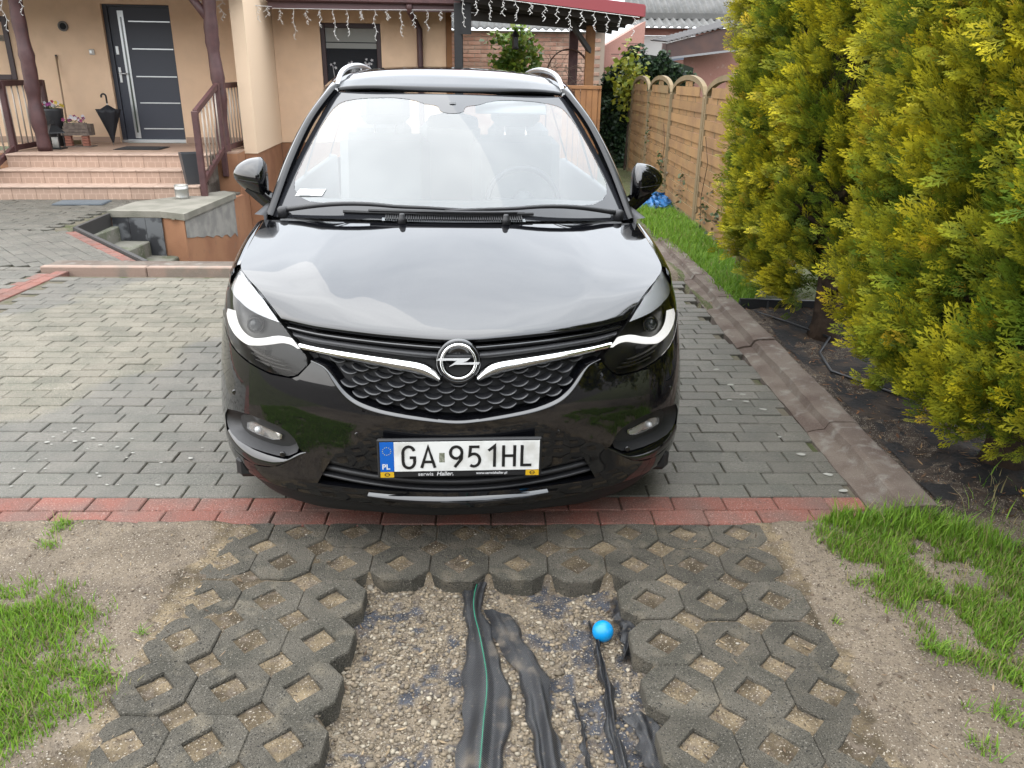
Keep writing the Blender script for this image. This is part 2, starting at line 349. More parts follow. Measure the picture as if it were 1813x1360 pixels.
# ---------------------------------------------------------------- kerbs
conc_m = pbr('old concrete', (.165, .134, .108), rough=.9, spec=.25, var=((4, (.105, .075, .060), .42, .62, 6), (13, (.22, .20, .172), .55, .72, 5), (300, (.36, .33, .28), .62, .74), (250, (.08, .06, .05), .60, .74)), bump=((120, .5, 4), (18, .5, 4)))
kr = empty('kerb', (1.39, 2.62, 0), 0, 'cracked brownish concrete kerb between driveway and hedge bed', 'kerb')
yk = 0.; random.seed(3)
cuts = [0., .78, 1.52, 2.02, 2.42, 3.05, 3.75, 4.6, 5.4]
for i in range(len(cuts)-1):
    a0, a1 = cuts[i]+.004, cuts[i+1]-.004; V = []; nseg = max(4, int((a1-a0)/.08))
    prof = [(.0, -.05), (.004, .006), (.035, .016), (.085, .024), (.103, .058), (.125, .064), (.222, .066), (.237, .055), (.240, -.05)]
    dx = random.uniform(-.006, .006); dz = random.uniform(-.006, .004)
    for s_ in range(nseg+1):
        y = a0+(a1-a0)*s_/nseg; taper = -.035*max(0, (y-2.8)/2.6)
        for j, (px_, pz_) in enumerate(prof):
            wv = .004*math.sin(y*7+j)+.003*math.sin(y*23+j*2.1)
            V.append((px_*(1-.25*max(0, (y-2.8)/2.6))+dx+wv*(.5 if j not in (0, 8) else 1)+taper*0, y, pz_+dz*(1 if 0 < j < 8 else 0)+wv*.5))
    m_ = len(prof); F = [(s_*m_+j, s_*m_+j+1, (s_+1)*m_+j+1, (s_+1)*m_+j) for s_ in range(nseg) for j in range(m_-1)]
    F += [tuple(range(m_)), tuple(nseg*m_+j for j in range(m_))[::-1]]
    mk('kerb_stone', V, [f[::-1] for f in F], conc_m, kr)
# low kerb closing the driveway towards the cellar stair
lk_ = empty('low_kerb', (-3.95, 6.47, 0), R(1.66), 'low pale pink kerb closing the driveway before the cellar stair', 'kerb')
kpink = pbr('pink kerb', (.35, .245, .19), rough=.9, var=((7, (.26, .21, .165), .45, .62, 5), (200, (.45, .38, .32), .6, .72)), bump=((150, .5, 3),))
for k in range(6):
    mb = MB(); mb.box(k*.88+.003, (k+1)*.88-.003, 0, .07, -.06, .034, ch=.008); mb.build('kerb_stone', kpink, lk_)
mb = MB(); mb.box(.0, 5.27, .073, .30, -.06, .022, ch=.006); mb.build('kerb_backing', conc_m, lk_)
# ---------------------------------------------------------------- turf pavers: octagon rings, 20 cm pitch
turf_m = pbr('turf paver concrete', (.118, .106, .084), rough=.92, spec=.25, coord='pos', var=((7, (.080, .074, .058), .42, .62, 5), (11, (.185, .16, .118), .54, .72, 6), (230, (.235, .215, .18), .60, .68, 2), (190, (.030, .028, .025), .58, .68, 2)), bump=((210, 1., 3), (45, .4, 3)), rnd=.14)
def octa_mesh(name, cut=None):
    a, h, t = .0994, .053, .08
    O8 = [(a, -a+h), (a, a-h), (a-h, a), (-a+h, a), (-a, a-h), (-a, -a+h), (-a+h, -a), (a-h, -a)]
    I8 = []; hd = .054
    q = [(hd, 0), (hd/2, hd/2), (0, hd), (-hd/2, hd/2), (-hd, 0), (-hd/2, -hd/2), (0, -hd), (hd/2, -hd/2)]
    # refine to 16 ring points
    def at8(P): return [P[i//2] if i % 2 == 0 else tuple((np.array(P[i//2])+np.array(P[(i//2+1) % 8]))/2) for i in range(16)]
    Oo = at8(O8); ang = [math.atan2(p[1], p[0]) for p in Oo]
    def dia(t_): c_, s_ = math.cos(t_), math.sin(t_); k = hd/(abs(c_)+abs(s_)); return (c_*k, s_*k)
    Ii = [dia(t_) for t_ in ang]
    # snap nearest points onto the diamond corners
    for tgt in (0, PI/2, PI, -PI/2):
        j = min(range(16), key=lambda i: abs((ang[i]-tgt+PI) % (2*PI)-PI)); Ii[j] = (hd*math.cos(tgt), hd*math.sin(tgt))
    def sc_(P, k): return [(x*k, y*k) for x, y in P]
    rings = [(Oo, -t), (Oo, -.004), (sc_(Oo, .970), 0.), (sc_(Ii, 1.06), 0.), (sc_(Ii, 1.0), -.006), (sc_(Ii, .96), -t)]
    V = []; F = []
    for P, z in rings:
        for x, y in P:
            if cut is not None: y = min(y, cut)
            V.append((x, y, z))
    for r in range(5):
        for k in range(16): F.append((r*16+k, r*16+(k+1) % 16, (r+1)*16+(k+1) % 16, (r+1)*16+k))
    return mesh(name, V, F, turf_m)
oc_me = octa_mesh('turf_paver'); oc_cut = octa_mesh('turf_paver', .052)
tp = mk('turf_paving', [(-1.4, .8, -.10), (1.3, .8, -.10), (1.3, 2.5, -.10), (-1.4, 2.5, -.10)], [(0, 1, 2, 3)], joint_m)
tag(tp, 'grass pavers of grey concrete rings filled with sand', kind='structure')
def octo(me, x, y, dz=0., rz=0.):
    o = bpy.data.objects.new('turf_paver', me); link(o, tp); o.location = (x, y, dz+random.uniform(-.004, .003)); o.rotation_euler = (R(random.uniform(-1, 1)), R(random.uniform(-1, 1)), rz+R(random.uniform(-1.2, 1.2)))
random.seed(5)
for k in range(-3, 7):
    x = -.372+.2005*k; octo(oc_me, x, 2.305+x*.012, -.002, R(.6))
    octo(oc_cut, x+.006, 2.503+x*.02, -.001, R(1.2))
for j in range(6):
    y = 2.092-.1955*j
    for i in range(3): octo(oc_me, -.560-.2*i+.002*j, y-.004*i, 0, R(-1))
    for i in range(3): octo(oc_me, .452+.2*i+.009*j, y+.012-.002*i+.014*(j == 0), 0, R(2.4))
# ================================================================ CAR
paint = pbr('black car paint', (.004, .0042, .0055), rough=.3, spec=0., ior=1.5, coat=1.0, coat_ior=1.74, coord='obj')
gloss = pbr('gloss black trim', (.006, .006, .007), rough=.10, ior=1.55, coat=.6, coord='obj')
plast = pbr('black plastic', (.018, .018, .020), rough=.50, coord='obj', bump=((900, .12, 2),))
darkp = pbr('deep black plastic', (.007, .007, .008), rough=.6, coord='obj')
rubber = pbr('tyre rubber', (.016, .016, .017), rough=.8, coord='obj', bump=((60, .3, 2),))
chrome = pbr('chrome', (.78, .78, .77), rough=.10, metal=1.)
alu = pbr('satin aluminium', (.62, .63, .64), rough=.28, metal=1.)
silver_in = pbr('headlight silver', (.95, .97, 1.0), rough=.22, metal=.2)
whiteP = pbr('light guide white', (.86, .87, .86), rough=.25, spec=.6)
_b = [x for x in whiteP.node_tree.nodes if x.type == 'BSDF_PRINCIPLED'][0]; _b.inputs['Emission Color'].default_value = (1, .99, .97, 1); _b.inputs['Emission Strength'].default_value = .45
W_T = [(.05, .90), (.10, .94), (.14, .97), (.20, 1.005), (.25, 1.015), (.345, 1.018), (.45, 1.008), (.55, .997), (.65, .985), (.72, .978), (.80, .963), (.88, .93), (.96, .915), (1.1, .88)]
Y_T = [(.05, .075), (.10, .052), (.14, .036), (.19, .016), (.235, .0), (.30, .006), (.40, .0), (.50, .0), (.58, .008), (.66, .025), (.72, .042), (.76, .058), (.80, .08), (.84, .11), (.88, .15), (.96, .25)]
def _sm(T):        # smooth the knots so that the panels shade evenly
    zs = np.linspace(T[0][0], T[-1][0], 160); v = np.interp(zs, [a for a, _ in T], [b for _, b in T])
    k = np.ones(13)/13; vp = np.pad(v, 6, mode='edge'); return zs, np.convolve(vp, k, 'valid')
WZ, WV = _sm(W_T); YZ, YV = _sm(Y_T)
def wz(z): return float(np.interp(z, WZ, WV))
def y0(z): return float(np.interp(z, YZ, YV))
def S(x, z, off=0.):
    X = abs(x)/wz(z); return (x, .44*X*X+.95*X**12+y0(z)+off, z)
def Sn(x, z):
    e = .004; a = Vector(S(x+e, z))-Vector(S(x-e, z)); b = Vector(S(x, z+e))-Vector(S(x, z-e)); return a.cross(b).normalized()
def So(x, z, d):   # d metres behind the skin along its normal (negative: proud)
    return tuple(Vector(S(x, z))-Sn(x, z)*d)
# outline arc parameter so that panels wrap evenly round the corner
_ax = np.linspace(0, .99, 400); _ay = .44*_ax**2+.95*_ax**12; _as = np.concatenate([[0], np.cumsum(np.hypot(np.diff(_ax), np.diff(_ay)))])
def x2s(x, z): return math.copysign(float(np.interp(abs(x)/wz(z), _ax, _as)), x)
def s2x(s, z): return math.copysign(float(np.interp(abs(s), _as, _ax))*wz(z), s)
def densify(P, d, closed=True):
    o = []; n = len(P)
    for i in range(n if closed else n-1):
        a, b = np.array(P[i], float), np.array(P[(i+1) % n], float); k = max(1, int(np.hypot(*(b-a)[:2])/d))
        o += [tuple(a+(b-a)*j/k) for j in range(k)]
    if not closed: o.append(tuple(P[-1]))
    return o
def smooth_poly(P, it=1, closed=True):
    for _ in range(it):
        o = []; n = len(P)
        for i in range(n if closed else n-1):
            a, b = np.array(P[i], float), np.array(P[(i+1) % n], float); o += [tuple(.75*a+.25*b), tuple(.25*a+.75*b)]
        P = o if closed else [P[0]]+o[1:-1]+[P[-1]]
    return P
def panel(name, out_, mapf, mat, parent, sp=.02, holes=(), rim=.012, rimdir=(0, 1, 0), smooth=True, flip=False):
    """a sheet cut to a 2D outline and laid on a surface, with a folded edge; mapf(u, v) -> xyz"""
    out_ = densify(out_, sp); holes = [densify(h, sp) for h in holes]
    pts = list(out_); edges = [(i, (i+1) % len(out_)) for i in range(len(out_))]
    for h in holes:
        b = len(pts); pts += h; edges += [(b+i, b+(i+1) % len(h)) for i in range(len(h))]
    us = [p[0] for p in out_]; vs = [p[1] for p in out_]; bd = np.array(pts)
    gx, gy = np.meshgrid(np.arange(min(us), max(us), sp), np.arange(min(vs), max(vs), sp)); gx = gx.ravel()+sp*.37; gy = gy.ravel()+sp*.41
    keep = inpoly_np(gx, gy, out_)
    for h in holes: keep &= ~inpoly_np(gx, gy, h)
    gx, gy = gx[keep], gy[keep]
    if len(gx):
        d = np.min(np.hypot(gx[:, None]-bd[None, :, 0], gy[:, None]-bd[None, :, 1]), axis=1); gx, gy = gx[d > sp*.45], gy[d > sp*.45]
    nb = len(pts); pts = [tuple(p) for p in pts]+list(zip(gx.tolist(), gy.tolist()))
    r = geometry.delaunay_2d_cdt([Vector(p) for p in pts], edges, [], 0, 1e-6)
    v2, f2 = r[0], r[2]
    tri = []
    for f in f2:
        cx_ = sum(v2[i][0] for i in f)/len(f); cy_ = sum(v2[i][1] for i in f)/len(f)
        if inpoly(cx_, cy_, out_) and not any(inpoly(cx_, cy_, h) for h in holes): tri.append(tuple(f) if not flip else tuple(f)[::-1])
    V = [mapf(p[0], p[1]) for p in v2]; F = tri
    if rim:
        rd = Vector(rimdir)
        for loop in [out_]+list(holes):
            m_ = [mapf(*p) for p in loop]; b = len(V); n = len(loop)
            V += m_+[tuple(Vector(q)+rd*rim) for q in m_]; F = F+[(b+i, b+(i+1) % n, b+n+(i+1) % n, b+n+i) for i in range(n)]
    return mk(name, V, F, mat, parent, smooth)
def loft(name, rows, mat, parent, smooth=True):
    n = len(rows[0]); V = [p for r in rows for p in r]; F = [(i*n+k, i*n+k+1, (i+1)*n+k+1, (i+1)*n+k) for i in range(len(rows)-1) for k in range(n-1)]
    return mk(name, V, F, mat, parent, smooth)
def resamp(P, n):
    P = np.array(P, float); d = np.concatenate([[0], np.cumsum(np.linalg.norm(np.diff(P, axis=0), axis=1))]); t = np.linspace(0, d[-1], n)
    return np.stack([np.interp(t, d, P[:, k]) for k in range(P.shape[1])], 1)
def catm(P, n):
    """smooth curve through points"""
    P = [np.array(p, float) for p in P]; P = [2*P[0]-P[1]]+P+[2*P[-1]-P[-2]]; o = []
    for i in range(1, len(P)-2):
        for k in range(12):
            t = k/12; a, b, c_, d = P[i-1], P[i], P[i+1], P[i+2]
            o.append(.5*((2*b)+(c_-a)*t+(2*a-5*b+4*c_-d)*t*t+(3*b-a-3*c_+d)*t**3))
    o.append(P[-2]); return resamp(o, n)
mir = lambda P: [(-x, z) for x, z in P]
def xz2sz(P): return [(x2s(x, z), z) for x, z in P]
def onskin(d=0.): return lambda s, z: So(s2x(s, z), z, d)
car = empty('car', (-.174, 2.315, 0), R(4.9), 'shiny black people carrier with a white number plate parked on the driveway', 'car')
car.rotation_euler = (0, R(.6), R(4.9))
SIDES = (-1, 1)
def msd(P, s): return P if s > 0 else mir(P)
# ---- outlines (half, positive side)
HL = [(.784, .892), (.835, .845), (.860, .805), (.864, .765), (.848, .712), (.822, .690), (.783, .662), (.705, .635), (.621, .618), (.547, .619), (.520, .631), (.475, .679), (.528, .734), (.58, .782), (.663, .848)]
LIPO = [(.472, .681), (.423, .666), (.398, .621), (.353, .570), (.292, .544), (.19, .528), (.054, .515), (0, .511)]
GRL = [(.467, .695), (.415, .684), (.394, .657), (.370, .622), (.340, .594), (.298, .575), (.238, .561), (.152, .550), (.053, .539), (0, .536)]
CHT = [(.517, .735), (.462, .730), (.368, .727), (.277, .722), (.169, .715), (.110, .708), (.080, .691), (.057, .664)]
CHB = [(.491, .710), (.387, .702), (.277, .692), (.187, .680), (.134, .671), (.092, .660), (.062, .648)]
HOODE = [(.58, .782), (.466, .775), (.372, .773), (.176, .767), (.066, .762), (0, .761)]
FOGR = [(.850, .405), (.747, .453), (.621, .450), (.551, .420), (.529, .366), (.590, .325), (.701, .322), (.815, .318), (.852, .335)]
FOGL = [(.760, .395), (.727, .406), (.675, .399), (.619, .391), (.623, .374), (.652, .366), (.719, .368), (.764, .370)]
LEDL = [(.850, .275), (.715, .258), (.633, .276), (.570, .318), (.509, .363)]
LEDU = [(.852, .330), (.702, .319), (.590, .322), (.529, .364), (.509, .367)]
INT = [(.425, .349), (.384, .342), (.278, .327), (.14, .323), (0, .320), (0, .262), (.151, .262), (.292, .259), (.408, .257), (.477, .254)]
# ---- bumper skin
XE = .868                                                       # bumper ends at the wheel arch
def endx(z):                                                     # x on the skin where y = .635
    lo, hi = .6, .97
    for _ in range(40):
        m_ = (lo+hi)/2
        if S(m_, z)[1] > .635: hi = m_
        else: lo = m_
    return lo
sidee = [(endx(z), z) for z in (.716, .66, .6, .54, .48, .42, .36, .30, .25)]
def half_out():
    h = [(0, .511)]+[(a, b) for a, b in LIPO[::-1][1:]]+[(.478, .672), (.520, .627), (.547, .615), (.621, .614), (.705, .631), (.783, .658), (.822, .686), (.848, .708)]
    h += sidee+[(.850, .235), (.80, .212), (.70, .200), (.55, .200), (.3, .198), (0, .198)]
    return h
hb = half_out(); bo = hb+[(-x, z) for x, z in hb[::-1] if abs(x) > 1e-6]
INTm = INT[:4]+[(-x, z) for x, z in INT[:4][::-1]]+[(-x, z) for x, z in INT[6:][::-1]]+INT[6:]
INTc = INT[:4]+[(-x, z) for x, z in INT[:4][::-1]]+[(-x, z) for x, z in INT[6:]][::-1]+INT[6:]
INTc = [(.425, .349), (.278, .327), (.14, .323), (-.14, .323), (-.278, .327), (-.425, .349), (-.477, .254), (-.292, .259), (-.151, .262), (.151, .262), (.292, .259), (.477, .254)]
LED_ALL = [(.509, .363)]+LEDL[::-1][1:]
fogh = FOGR[:5]+[(.511, .364)]+LEDL[::-1][1:]           # opening of recess and ledge together
holes = [xz2sz(smooth_poly(fogh)), xz2sz(mir(smooth_poly(fogh))), xz2sz(INTc)]
bumper = panel('bumper', xz2sz(bo), onskin(), paint, car, sp=.018, holes=holes, rim=.03)
# ---- lower intake: recess with slats
panel('intake_back', xz2sz([(x*1.02, z) for x, z in INTc]), onskin(.055), darkp, car, sp=.03, rim=0)
for j, (za, zb, dd) in enumerate(((.328, .312, .012), (.300, .283, .016), (.272, .262, .010))):
    X0 = .445 if j == 0 else (.455 if j == 1 else .468); n = 31
    r = lambda z, d, e=0: [So(-X0+2*X0*k/(n-1), z+.020*((2*k/(n-1)-1)**2), d) for k in range(n)]
    loft('intake_slat', [r(za, dd+.03), r(za, dd+.004), r((za+zb)/2+.003, dd-.004), r(zb, dd), r(zb-.004, dd+.03)], plast, car)
# spoiler lip that catches the sky
n = 41; XL = .30
def spl(z, d, sq=0.): return [So(-XL+2*XL*k/(n-1), z+sq*(2*k/(n-1)-1)**2*.012, d) for k in range(n)]
loft('spoiler_lip', [spl(.259, .035, 0), spl(.250, .006, 0), spl(.237, -.012, .6), spl(.223, -.016, 1.2), spl(.214, -.008, 1.6), spl(.208, .012, 1.8)], paint, car)
# under tray / lower valance
n = 61; XL = .845
def val(dz, d): return [So(x, float(np.interp(abs(x), [0, .3, .55, .70, .80, .85], [.202, .202, .204, .204, .216, .238]))-dz*float(np.interp(abs(x), [0, .3, .5, .72, .8, .85], [1, 1.1, 1.6, 1.7, 1.7, 1.5])), d) for x in np.linspace(-XL, XL, n)]
loft('lower_valance', [val(0, .003), val(.006, .012), val(.030, .012), val(.058, .016), val(.074, .03), val(.078, .20)], darkp, car)
# ---- fog recess, ledge, fog lamps, parking sensors
for s in SIDES:
    fr = msd(smooth_poly(FOGR), s); N_ = len(fr); din = .042
    cx_ = sum(p[0] for p in fr)/N_; cz_ = sum(p[1] for p in fr)/N_
    inn = [(cx_+(x-cx_)*.80, cz_+(z-cz_)*.70) for x, z in fr]
    rows = []
    for P, d in ((fr, .004), ([(cx_+(x-cx_)*.95, cz_+(z-cz_)*.92) for x, z in fr], .016), (inn, din)):
        Pd = list(densify(P, .4)) if False else P
        rows.append([So(x, z, d) for x, z in P+[P[0]]])
    loft('fog_recess', rows, plast, car)
    panel('fog_recess_floor', xz2sz(inn), onskin(din), plast, car, sp=.03, rim=0)
    fl = msd(FOGL, s)
    f_ = panel('fog_lamp', xz2sz(fl), onskin(din-.006), pbr('fog lamp bowl', (.34, .32, .29), rough=.22, metal=.8), car, sp=.02, rim=.02)
    gl = panel('fog_lens', xz2sz([(x*1.002, z) for x, z in fl]), onskin(din-.014), pbr('fog lens', (.9, .9, .9), rough=.03, alpha=.22), f_, sp=.03, rim=.006)
    cxl = s*.715; bl = So(cxl, .385, din-.012); MB().lathe([(.0015, -.006), (.010, -.004), (.012, .003), (.006, .007)], 10, bl, 'y').build('bulb', silver_in, f_, True)
    lu, ll = msd(LEDU, s), msd(LEDL, s); n = 26
    a = resamp(lu, n); b = resamp(ll, n)
    rows = [[So(*p, .030) for p in a], [So(*(p*.86+q*.14), .010) for p, q in zip(a, b)], [So(*(p*.5+q*.5), -.003) for p, q in zip(a, b)], [So(*(p*.15+q*.85), -.004) for p, q in zip(a, b)], [So(*q, .003) for q in b], [So(q[0], q[1]-.004, .02) for q in b]]
    loft('bumper_ledge', rows, paint, car)
    for (x, z) in ((.597, .336), (.328, .456), (.775, .505)):
        q = So(s*x, z, .001); MB().lathe([(.0, -.001), (.0085, -.001), (.010, .0005), (.0105, .004)], 14, (0, 0, 0), 'y').build('parking_sensor', gloss, car, True, loc=q)
# ---- grille
gpoly = GRL+[(-x, z) for x, z in GRL[:-1][::-1]]
gtop = [(.057, .655), (.134, .690), (.187, .698), (.277, .707), (.387, .715), (.480, .722)]
gp = gpoly+[(-x, z) for x, z in gtop[::-1]]+gtop
panel('grille_back', xz2sz(gp), onskin(.040), darkp, car, sp=.03, rim=0)
lo_ = LIPO+[(-x, z) for x, z in LIPO[:-1][::-1]]; li_ = GRL+[(-x, z) for x, z in GRL[:-1][::-1]]
a = resamp(smooth_poly(li_, 2, False), 121); b = resamp(smooth_poly(lo_, 2, False), 121)
rows = [[So(*p, .042) for p in a], [So(p[0], p[1]-.001, .034) for p in a], [So(*(p*.72+q*.28), .020) for p, q in zip(a, b)], [So(*(p*.25+q*.75), -.004) for p, q in zip(a, b)], [So(q[0], q[1]+.0005, -.008) for q in b], [So(*q, -.007) for q in b], [So(q[0], q[1]-.003, .014) for q in b]]
loft('grille_lip', rows, paint, car)
# scale-like grille elements
def scale_mesh():
    V = []; n = 9; wd, hh = .0285, .0120
    prof = []
    for k in range(n):
        t = -1+2*k/(n-1); x = wd*t; arc = (1-abs(t)**2.2); th = .35+.65*(1-t**4); zb = -hh*arc
        V += [(x*.90, .020, zb+.0062*th), (x*.97, .004, zb+.0042*th), (x, -.007*th, zb+.0010*th), (x, -.0085*th, zb-.0015*th), (x*.98, -.004, zb-.0040*th), (x*.94, .020, zb-.0045*th)]
    F = [(k*6+j, k*6+j+1, (k+1)*6+j+1, (k+1)*6+j) for k in range(n-1) for j in range(5)]
    return mesh('grille_scale', V, F, scale_m, True)
scale_m = pbr('satin black grille', (.020, .0205, .023), rough=.33, ior=1.6)
scm = scale_mesh(); gchk = smooth_poly(GRL, 1, False); gc = gchk+[(-x, z) for x, z in gchk[:-1][::-1]]; gc = gc+[(-x, z) for x, z in gtop[::-1]]+gtop
cnt = 0
for j in range(11):
    for i in range(-7, 8):
        x = (i+.5*(j % 2))*.0815; z = .5545+j*.0212+.34*x*x
        x *= 1-.10*abs(x)
        if not (inpoly(x, z-.007, gc) and inpoly(x-.014, z, gc) and inpoly(x+.014, z, gc)): continue
        if math.hypot(x, z-.71) < .058: continue
        o = bpy.data.objects.new('grille_scale', scm); link(o, car); q = So(x, z, .012); nn = Sn(x, z); o.location = (q[0], q[1], q[2]+.006); o.rotation_euler = (0, R(0)-math.atan(.68*x)*.8, math.atan2(nn[0], -nn[1])*1.0)
        o.scale = (1, 1, 1.0)
        cnt += 1
# upper black bar under the bonnet edge
a = resamp(HOODE+[(-x, z) for x, z in HOODE[:-1][::-1]], 81)
cb_ = [(.515, .742), (.462, .736), (.368, .733), (.277, .729), (.169, .722), (.09, .717), (0, .715)]
b = resamp(cb_+[(-x, z) for x, z in cb_[:-1][::-1]], 81)
def bar(name, t0, t1, prof, mat):
    rows = []
    for t, d in prof:
        tt = t0+(t1-t0)*t; rows.append([So(*(p*(1-tt)+q*tt), d) for p, q in zip(a, b)])
    loft(name, rows, mat, car)
bar('grille_bar', .06, .46, [(0, .03), (.08, .016), (.35, .012), (.75, .016), (1, .03)], gloss)
bar('grille_bar', .50, 1.0, [(0, .03), (.10, .012), (.30, .000), (.55, -.006), (.85, -.001), (1.0, .02)], plast)
panel('grille_surround', xz2sz([tuple(p) for p in resamp(HOODE+[(-x, z) for x, z in HOODE[:-1][::-1]], 41)]+[(-.475, .679), (-.467, .690)]+[(-x, z) for x, z in gtop[::-1]]+gtop+[(.467, .690), (.475, .679)]), onskin(.036), darkp, car, sp=.03, rim=0)
# chrome wings
for s in SIDES:
    a = resamp(smooth_poly(msd(CHT, s), 1, False), 40); b = resamp(smooth_poly(msd(CHB, s), 1, False), 40)
    rows = [[So(*p, .020) for p in a], [So(*(p*.96+q*.04), -.004) for p, q in zip(a, b)], [So(*(p*.55+q*.45), -.016) for p, q in zip(a, b)], [So(*(p*.35+q*.65), -.015) for p, q in zip(a, b)], [So(*q, -.002) for q in b], [So(*q, .02) for q in b]]
    loft('chrome_wing', rows, chrome, car)
# emblem: ring with a lightning bolt
em = mk('emblem', *(lambda m_: (m_.V, m_.F))(MB().lathe([(.0, .030), (.071, .030), (.072, -.002), (.066, -.010), (.060, -.008), (.058, .004), (.0, .004)], 48, (0, 0, 0), 'y')), gloss, car, True)
q = So(0, .7105, .004); em.location = q; em.rotation_euler = (R(-14), 0, 0)
def torus(R0, r0, nr=40, ns=10, sx=1., flat=1.):
    V = []; F = []
    for i in range(nr):
        A = 2*PI*i/nr
        for j in range(ns):
            B = 2*PI*j/ns; rr = R0+r0*math.cos(B); V.append((rr*math.cos(A), r0*flat*math.sin(B), rr*math.sin(A)))
    for i in range(nr):
        for j in range(ns): F.append((i*ns+j, ((i+1) % nr)*ns+j, ((i+1) % nr)*ns+(j+1) % ns, i*ns+(j+1) % ns))
    return V, F
ring = mk('emblem_ring', *torus(.0535, .0058, flat=1.2), chrome, em, True); ring.location = (0, -.012, 0)
def prism_y(poly, y0_, y1_):
    n = len(poly); return [(x, y0_, z) for x, z in poly]+[(x, y1_, z) for x, z in poly], [tuple(range(n)), tuple(range(n, 2*n))[::-1]]+[(i, n+i, n+(i+1) % n, (i+1) % n) for i in range(n)]
bolt_p = [(-.070, .0045), (-.060, .0115), (.036, .0115), (.026, .003), (.012, -.002), (.066, -.0015), (.062, -.0085), (-.012, -.0085), (-.030, -.0150), (-.004, .0045)]
bo_ = mk('emblem_bolt', *prism_y(bolt_p, -.020, -.010), pbr('emblem silver', (.80, .80, .79), rough=.38, metal=.45), em); 
mk('emblem_mesh', *prism_y([(.046*math.cos(t), .046*math.sin(t)) for t in np.linspace(PI*1.08, PI*1.92, 14)], -.0055, -.002), pbr('fine black mesh', (.03, .03, .03), rough=.5, bump=((1500, 1.0, 1),), coord='obj'), em)
# ---- headlights
lens_m = bpy.data.materials.new('headlight lens'); lens_m.use_nodes = True
_t = lens_m.node_tree; _t.nodes.clear(); _o = _t.nodes.new('ShaderNodeOutputMaterial'); _g = _t.nodes.new('ShaderNodeBsdfGlossy'); _g.inputs['Roughness'].default_value = .04
_tr = _t.nodes.new('ShaderNodeBsdfTransparent'); _tr.inputs[0].default_value = (.90, .90, .89, 1); _f = _t.nodes.new('ShaderNodeFresnel'); _f.inputs[0].default_value = 1.42; _m = _t.nodes.new('ShaderNodeMixShader')
_t.links.new(_f.outputs[0], _m.inputs[0]); _t.links.new(_tr.outputs[0], _m.inputs[1]); _t.links.new(_g.outputs[0], _m.inputs[2]); _t.links.new(_m.outputs[0], _o.inputs[0])
hlin = pbr('headlight bowl', (.010, .0095, .009), rough=.4)
hlmid = pbr('headlight smoked bezel', (.022, .020, .018), rough=.35)
HLs = smooth_poly(HL, 1)
hc = (sum(p[0] for p in HL)/len(HL), sum(p[1] for p in HL)/len(HL))
def shrink(P, k): return [(hc[0]+(x-hc[0])*k, hc[1]+(z-hc[1])*k) for x, z in P]
TRI = [(.782, .884), (.720, .866), (.663, .842), (.62, .808), (.590, .782), (.614, .785), (.690, .794), (.758, .806), (.848, .811), (.836, .838)]
DU = [(.858, .737), (.80, .711), (.732, .704), (.655, .723), (.603, .742), (.566, .744), (.532, .721)]
DL = [(.852, .712), (.80, .694), (.745, .686), (.715, .684), (.656, .703), (.597, .722), (.551, .722), (.530, .712)]
for s in SIDES:
    h = panel('headlight', xz2sz(msd(shrink(HLs, .985), s)), onskin(.055), hlin, car, sp=.025, rim=0)
    loft('headlight_wall', [[So(x, z, .002) for x, z in msd(shrink(HLs, .992), s)+[msd(shrink(HLs, .992), s)[0]]], [So(x, z, .055) for x, z in msd(shrink(HLs, .96), s)+[msd(shrink(HLs, .96), s)[0]]]], hlin, h)
    panel('headlight_trim', xz2sz(msd(TRI, s)), onskin(.006), silver_in, h, sp=.02, rim=.03)  # bright silver-white panel filling the top of the lamp
    a = resamp(smooth_poly(msd(DU, s), 1, False), 30); b = resamp(smooth_poly(msd(DL, s), 1, False), 30)
    loft('light_guide', [[So(*p, .04) for p in a], [So(*p, .012) for p in a], [So(*(p*.5+q*.5), .008) for p, q in zip(a, b)], [So(*q, .014) for q in b], [So(*q, .04) for q in b]], whiteP, h)
    for (px_, pz_, r0, dd) in ((.712, .756, .023, .035),):
        q = So(s*px_, pz_, dd); nn = Sn(s*px_, pz_)
        pr = MB().lathe([(r0*1.25, .02), (r0*1.25, -.004), (r0*1.12, -.010), (r0*1.02, -.006)], 22, (0, 0, 0), 'y').build('lamp_bezel', hlmid, h, True, loc=q)
        MB().lathe([(r0*1.0, .006), (r0*.95, -.006), (r0*.75, -.014), (r0*.4, -.019), (.001, -.021)], 22, (0, 0, 0), 'y').build('projector_lens', pbr('lamp glass', (.04, .045, .05), rough=.05, ior=1.5), h, True, loc=q)
    for j in range(3):      # ribs of the indicator below the light guide
        za = .676-j*.016; P = [(.745-j*.02-k*.02, za-.012*math.sin(k/7*PI*.5)+.004*k*(j-1)*.2) for k in range(8)]
        a = np.array(msd(P, s)); loft('indicator_rib', [[So(x, z, .045) for x, z in a], [So(x, z, .026) for x, z in a], [So(x, z-.006, .030) for x, z in a]], hlmid, h)
    panel('headlight_lens', xz2sz(msd(shrink(HLs, .988), s)), onskin(.0), lens_m, h, sp=.018, rim=.004)
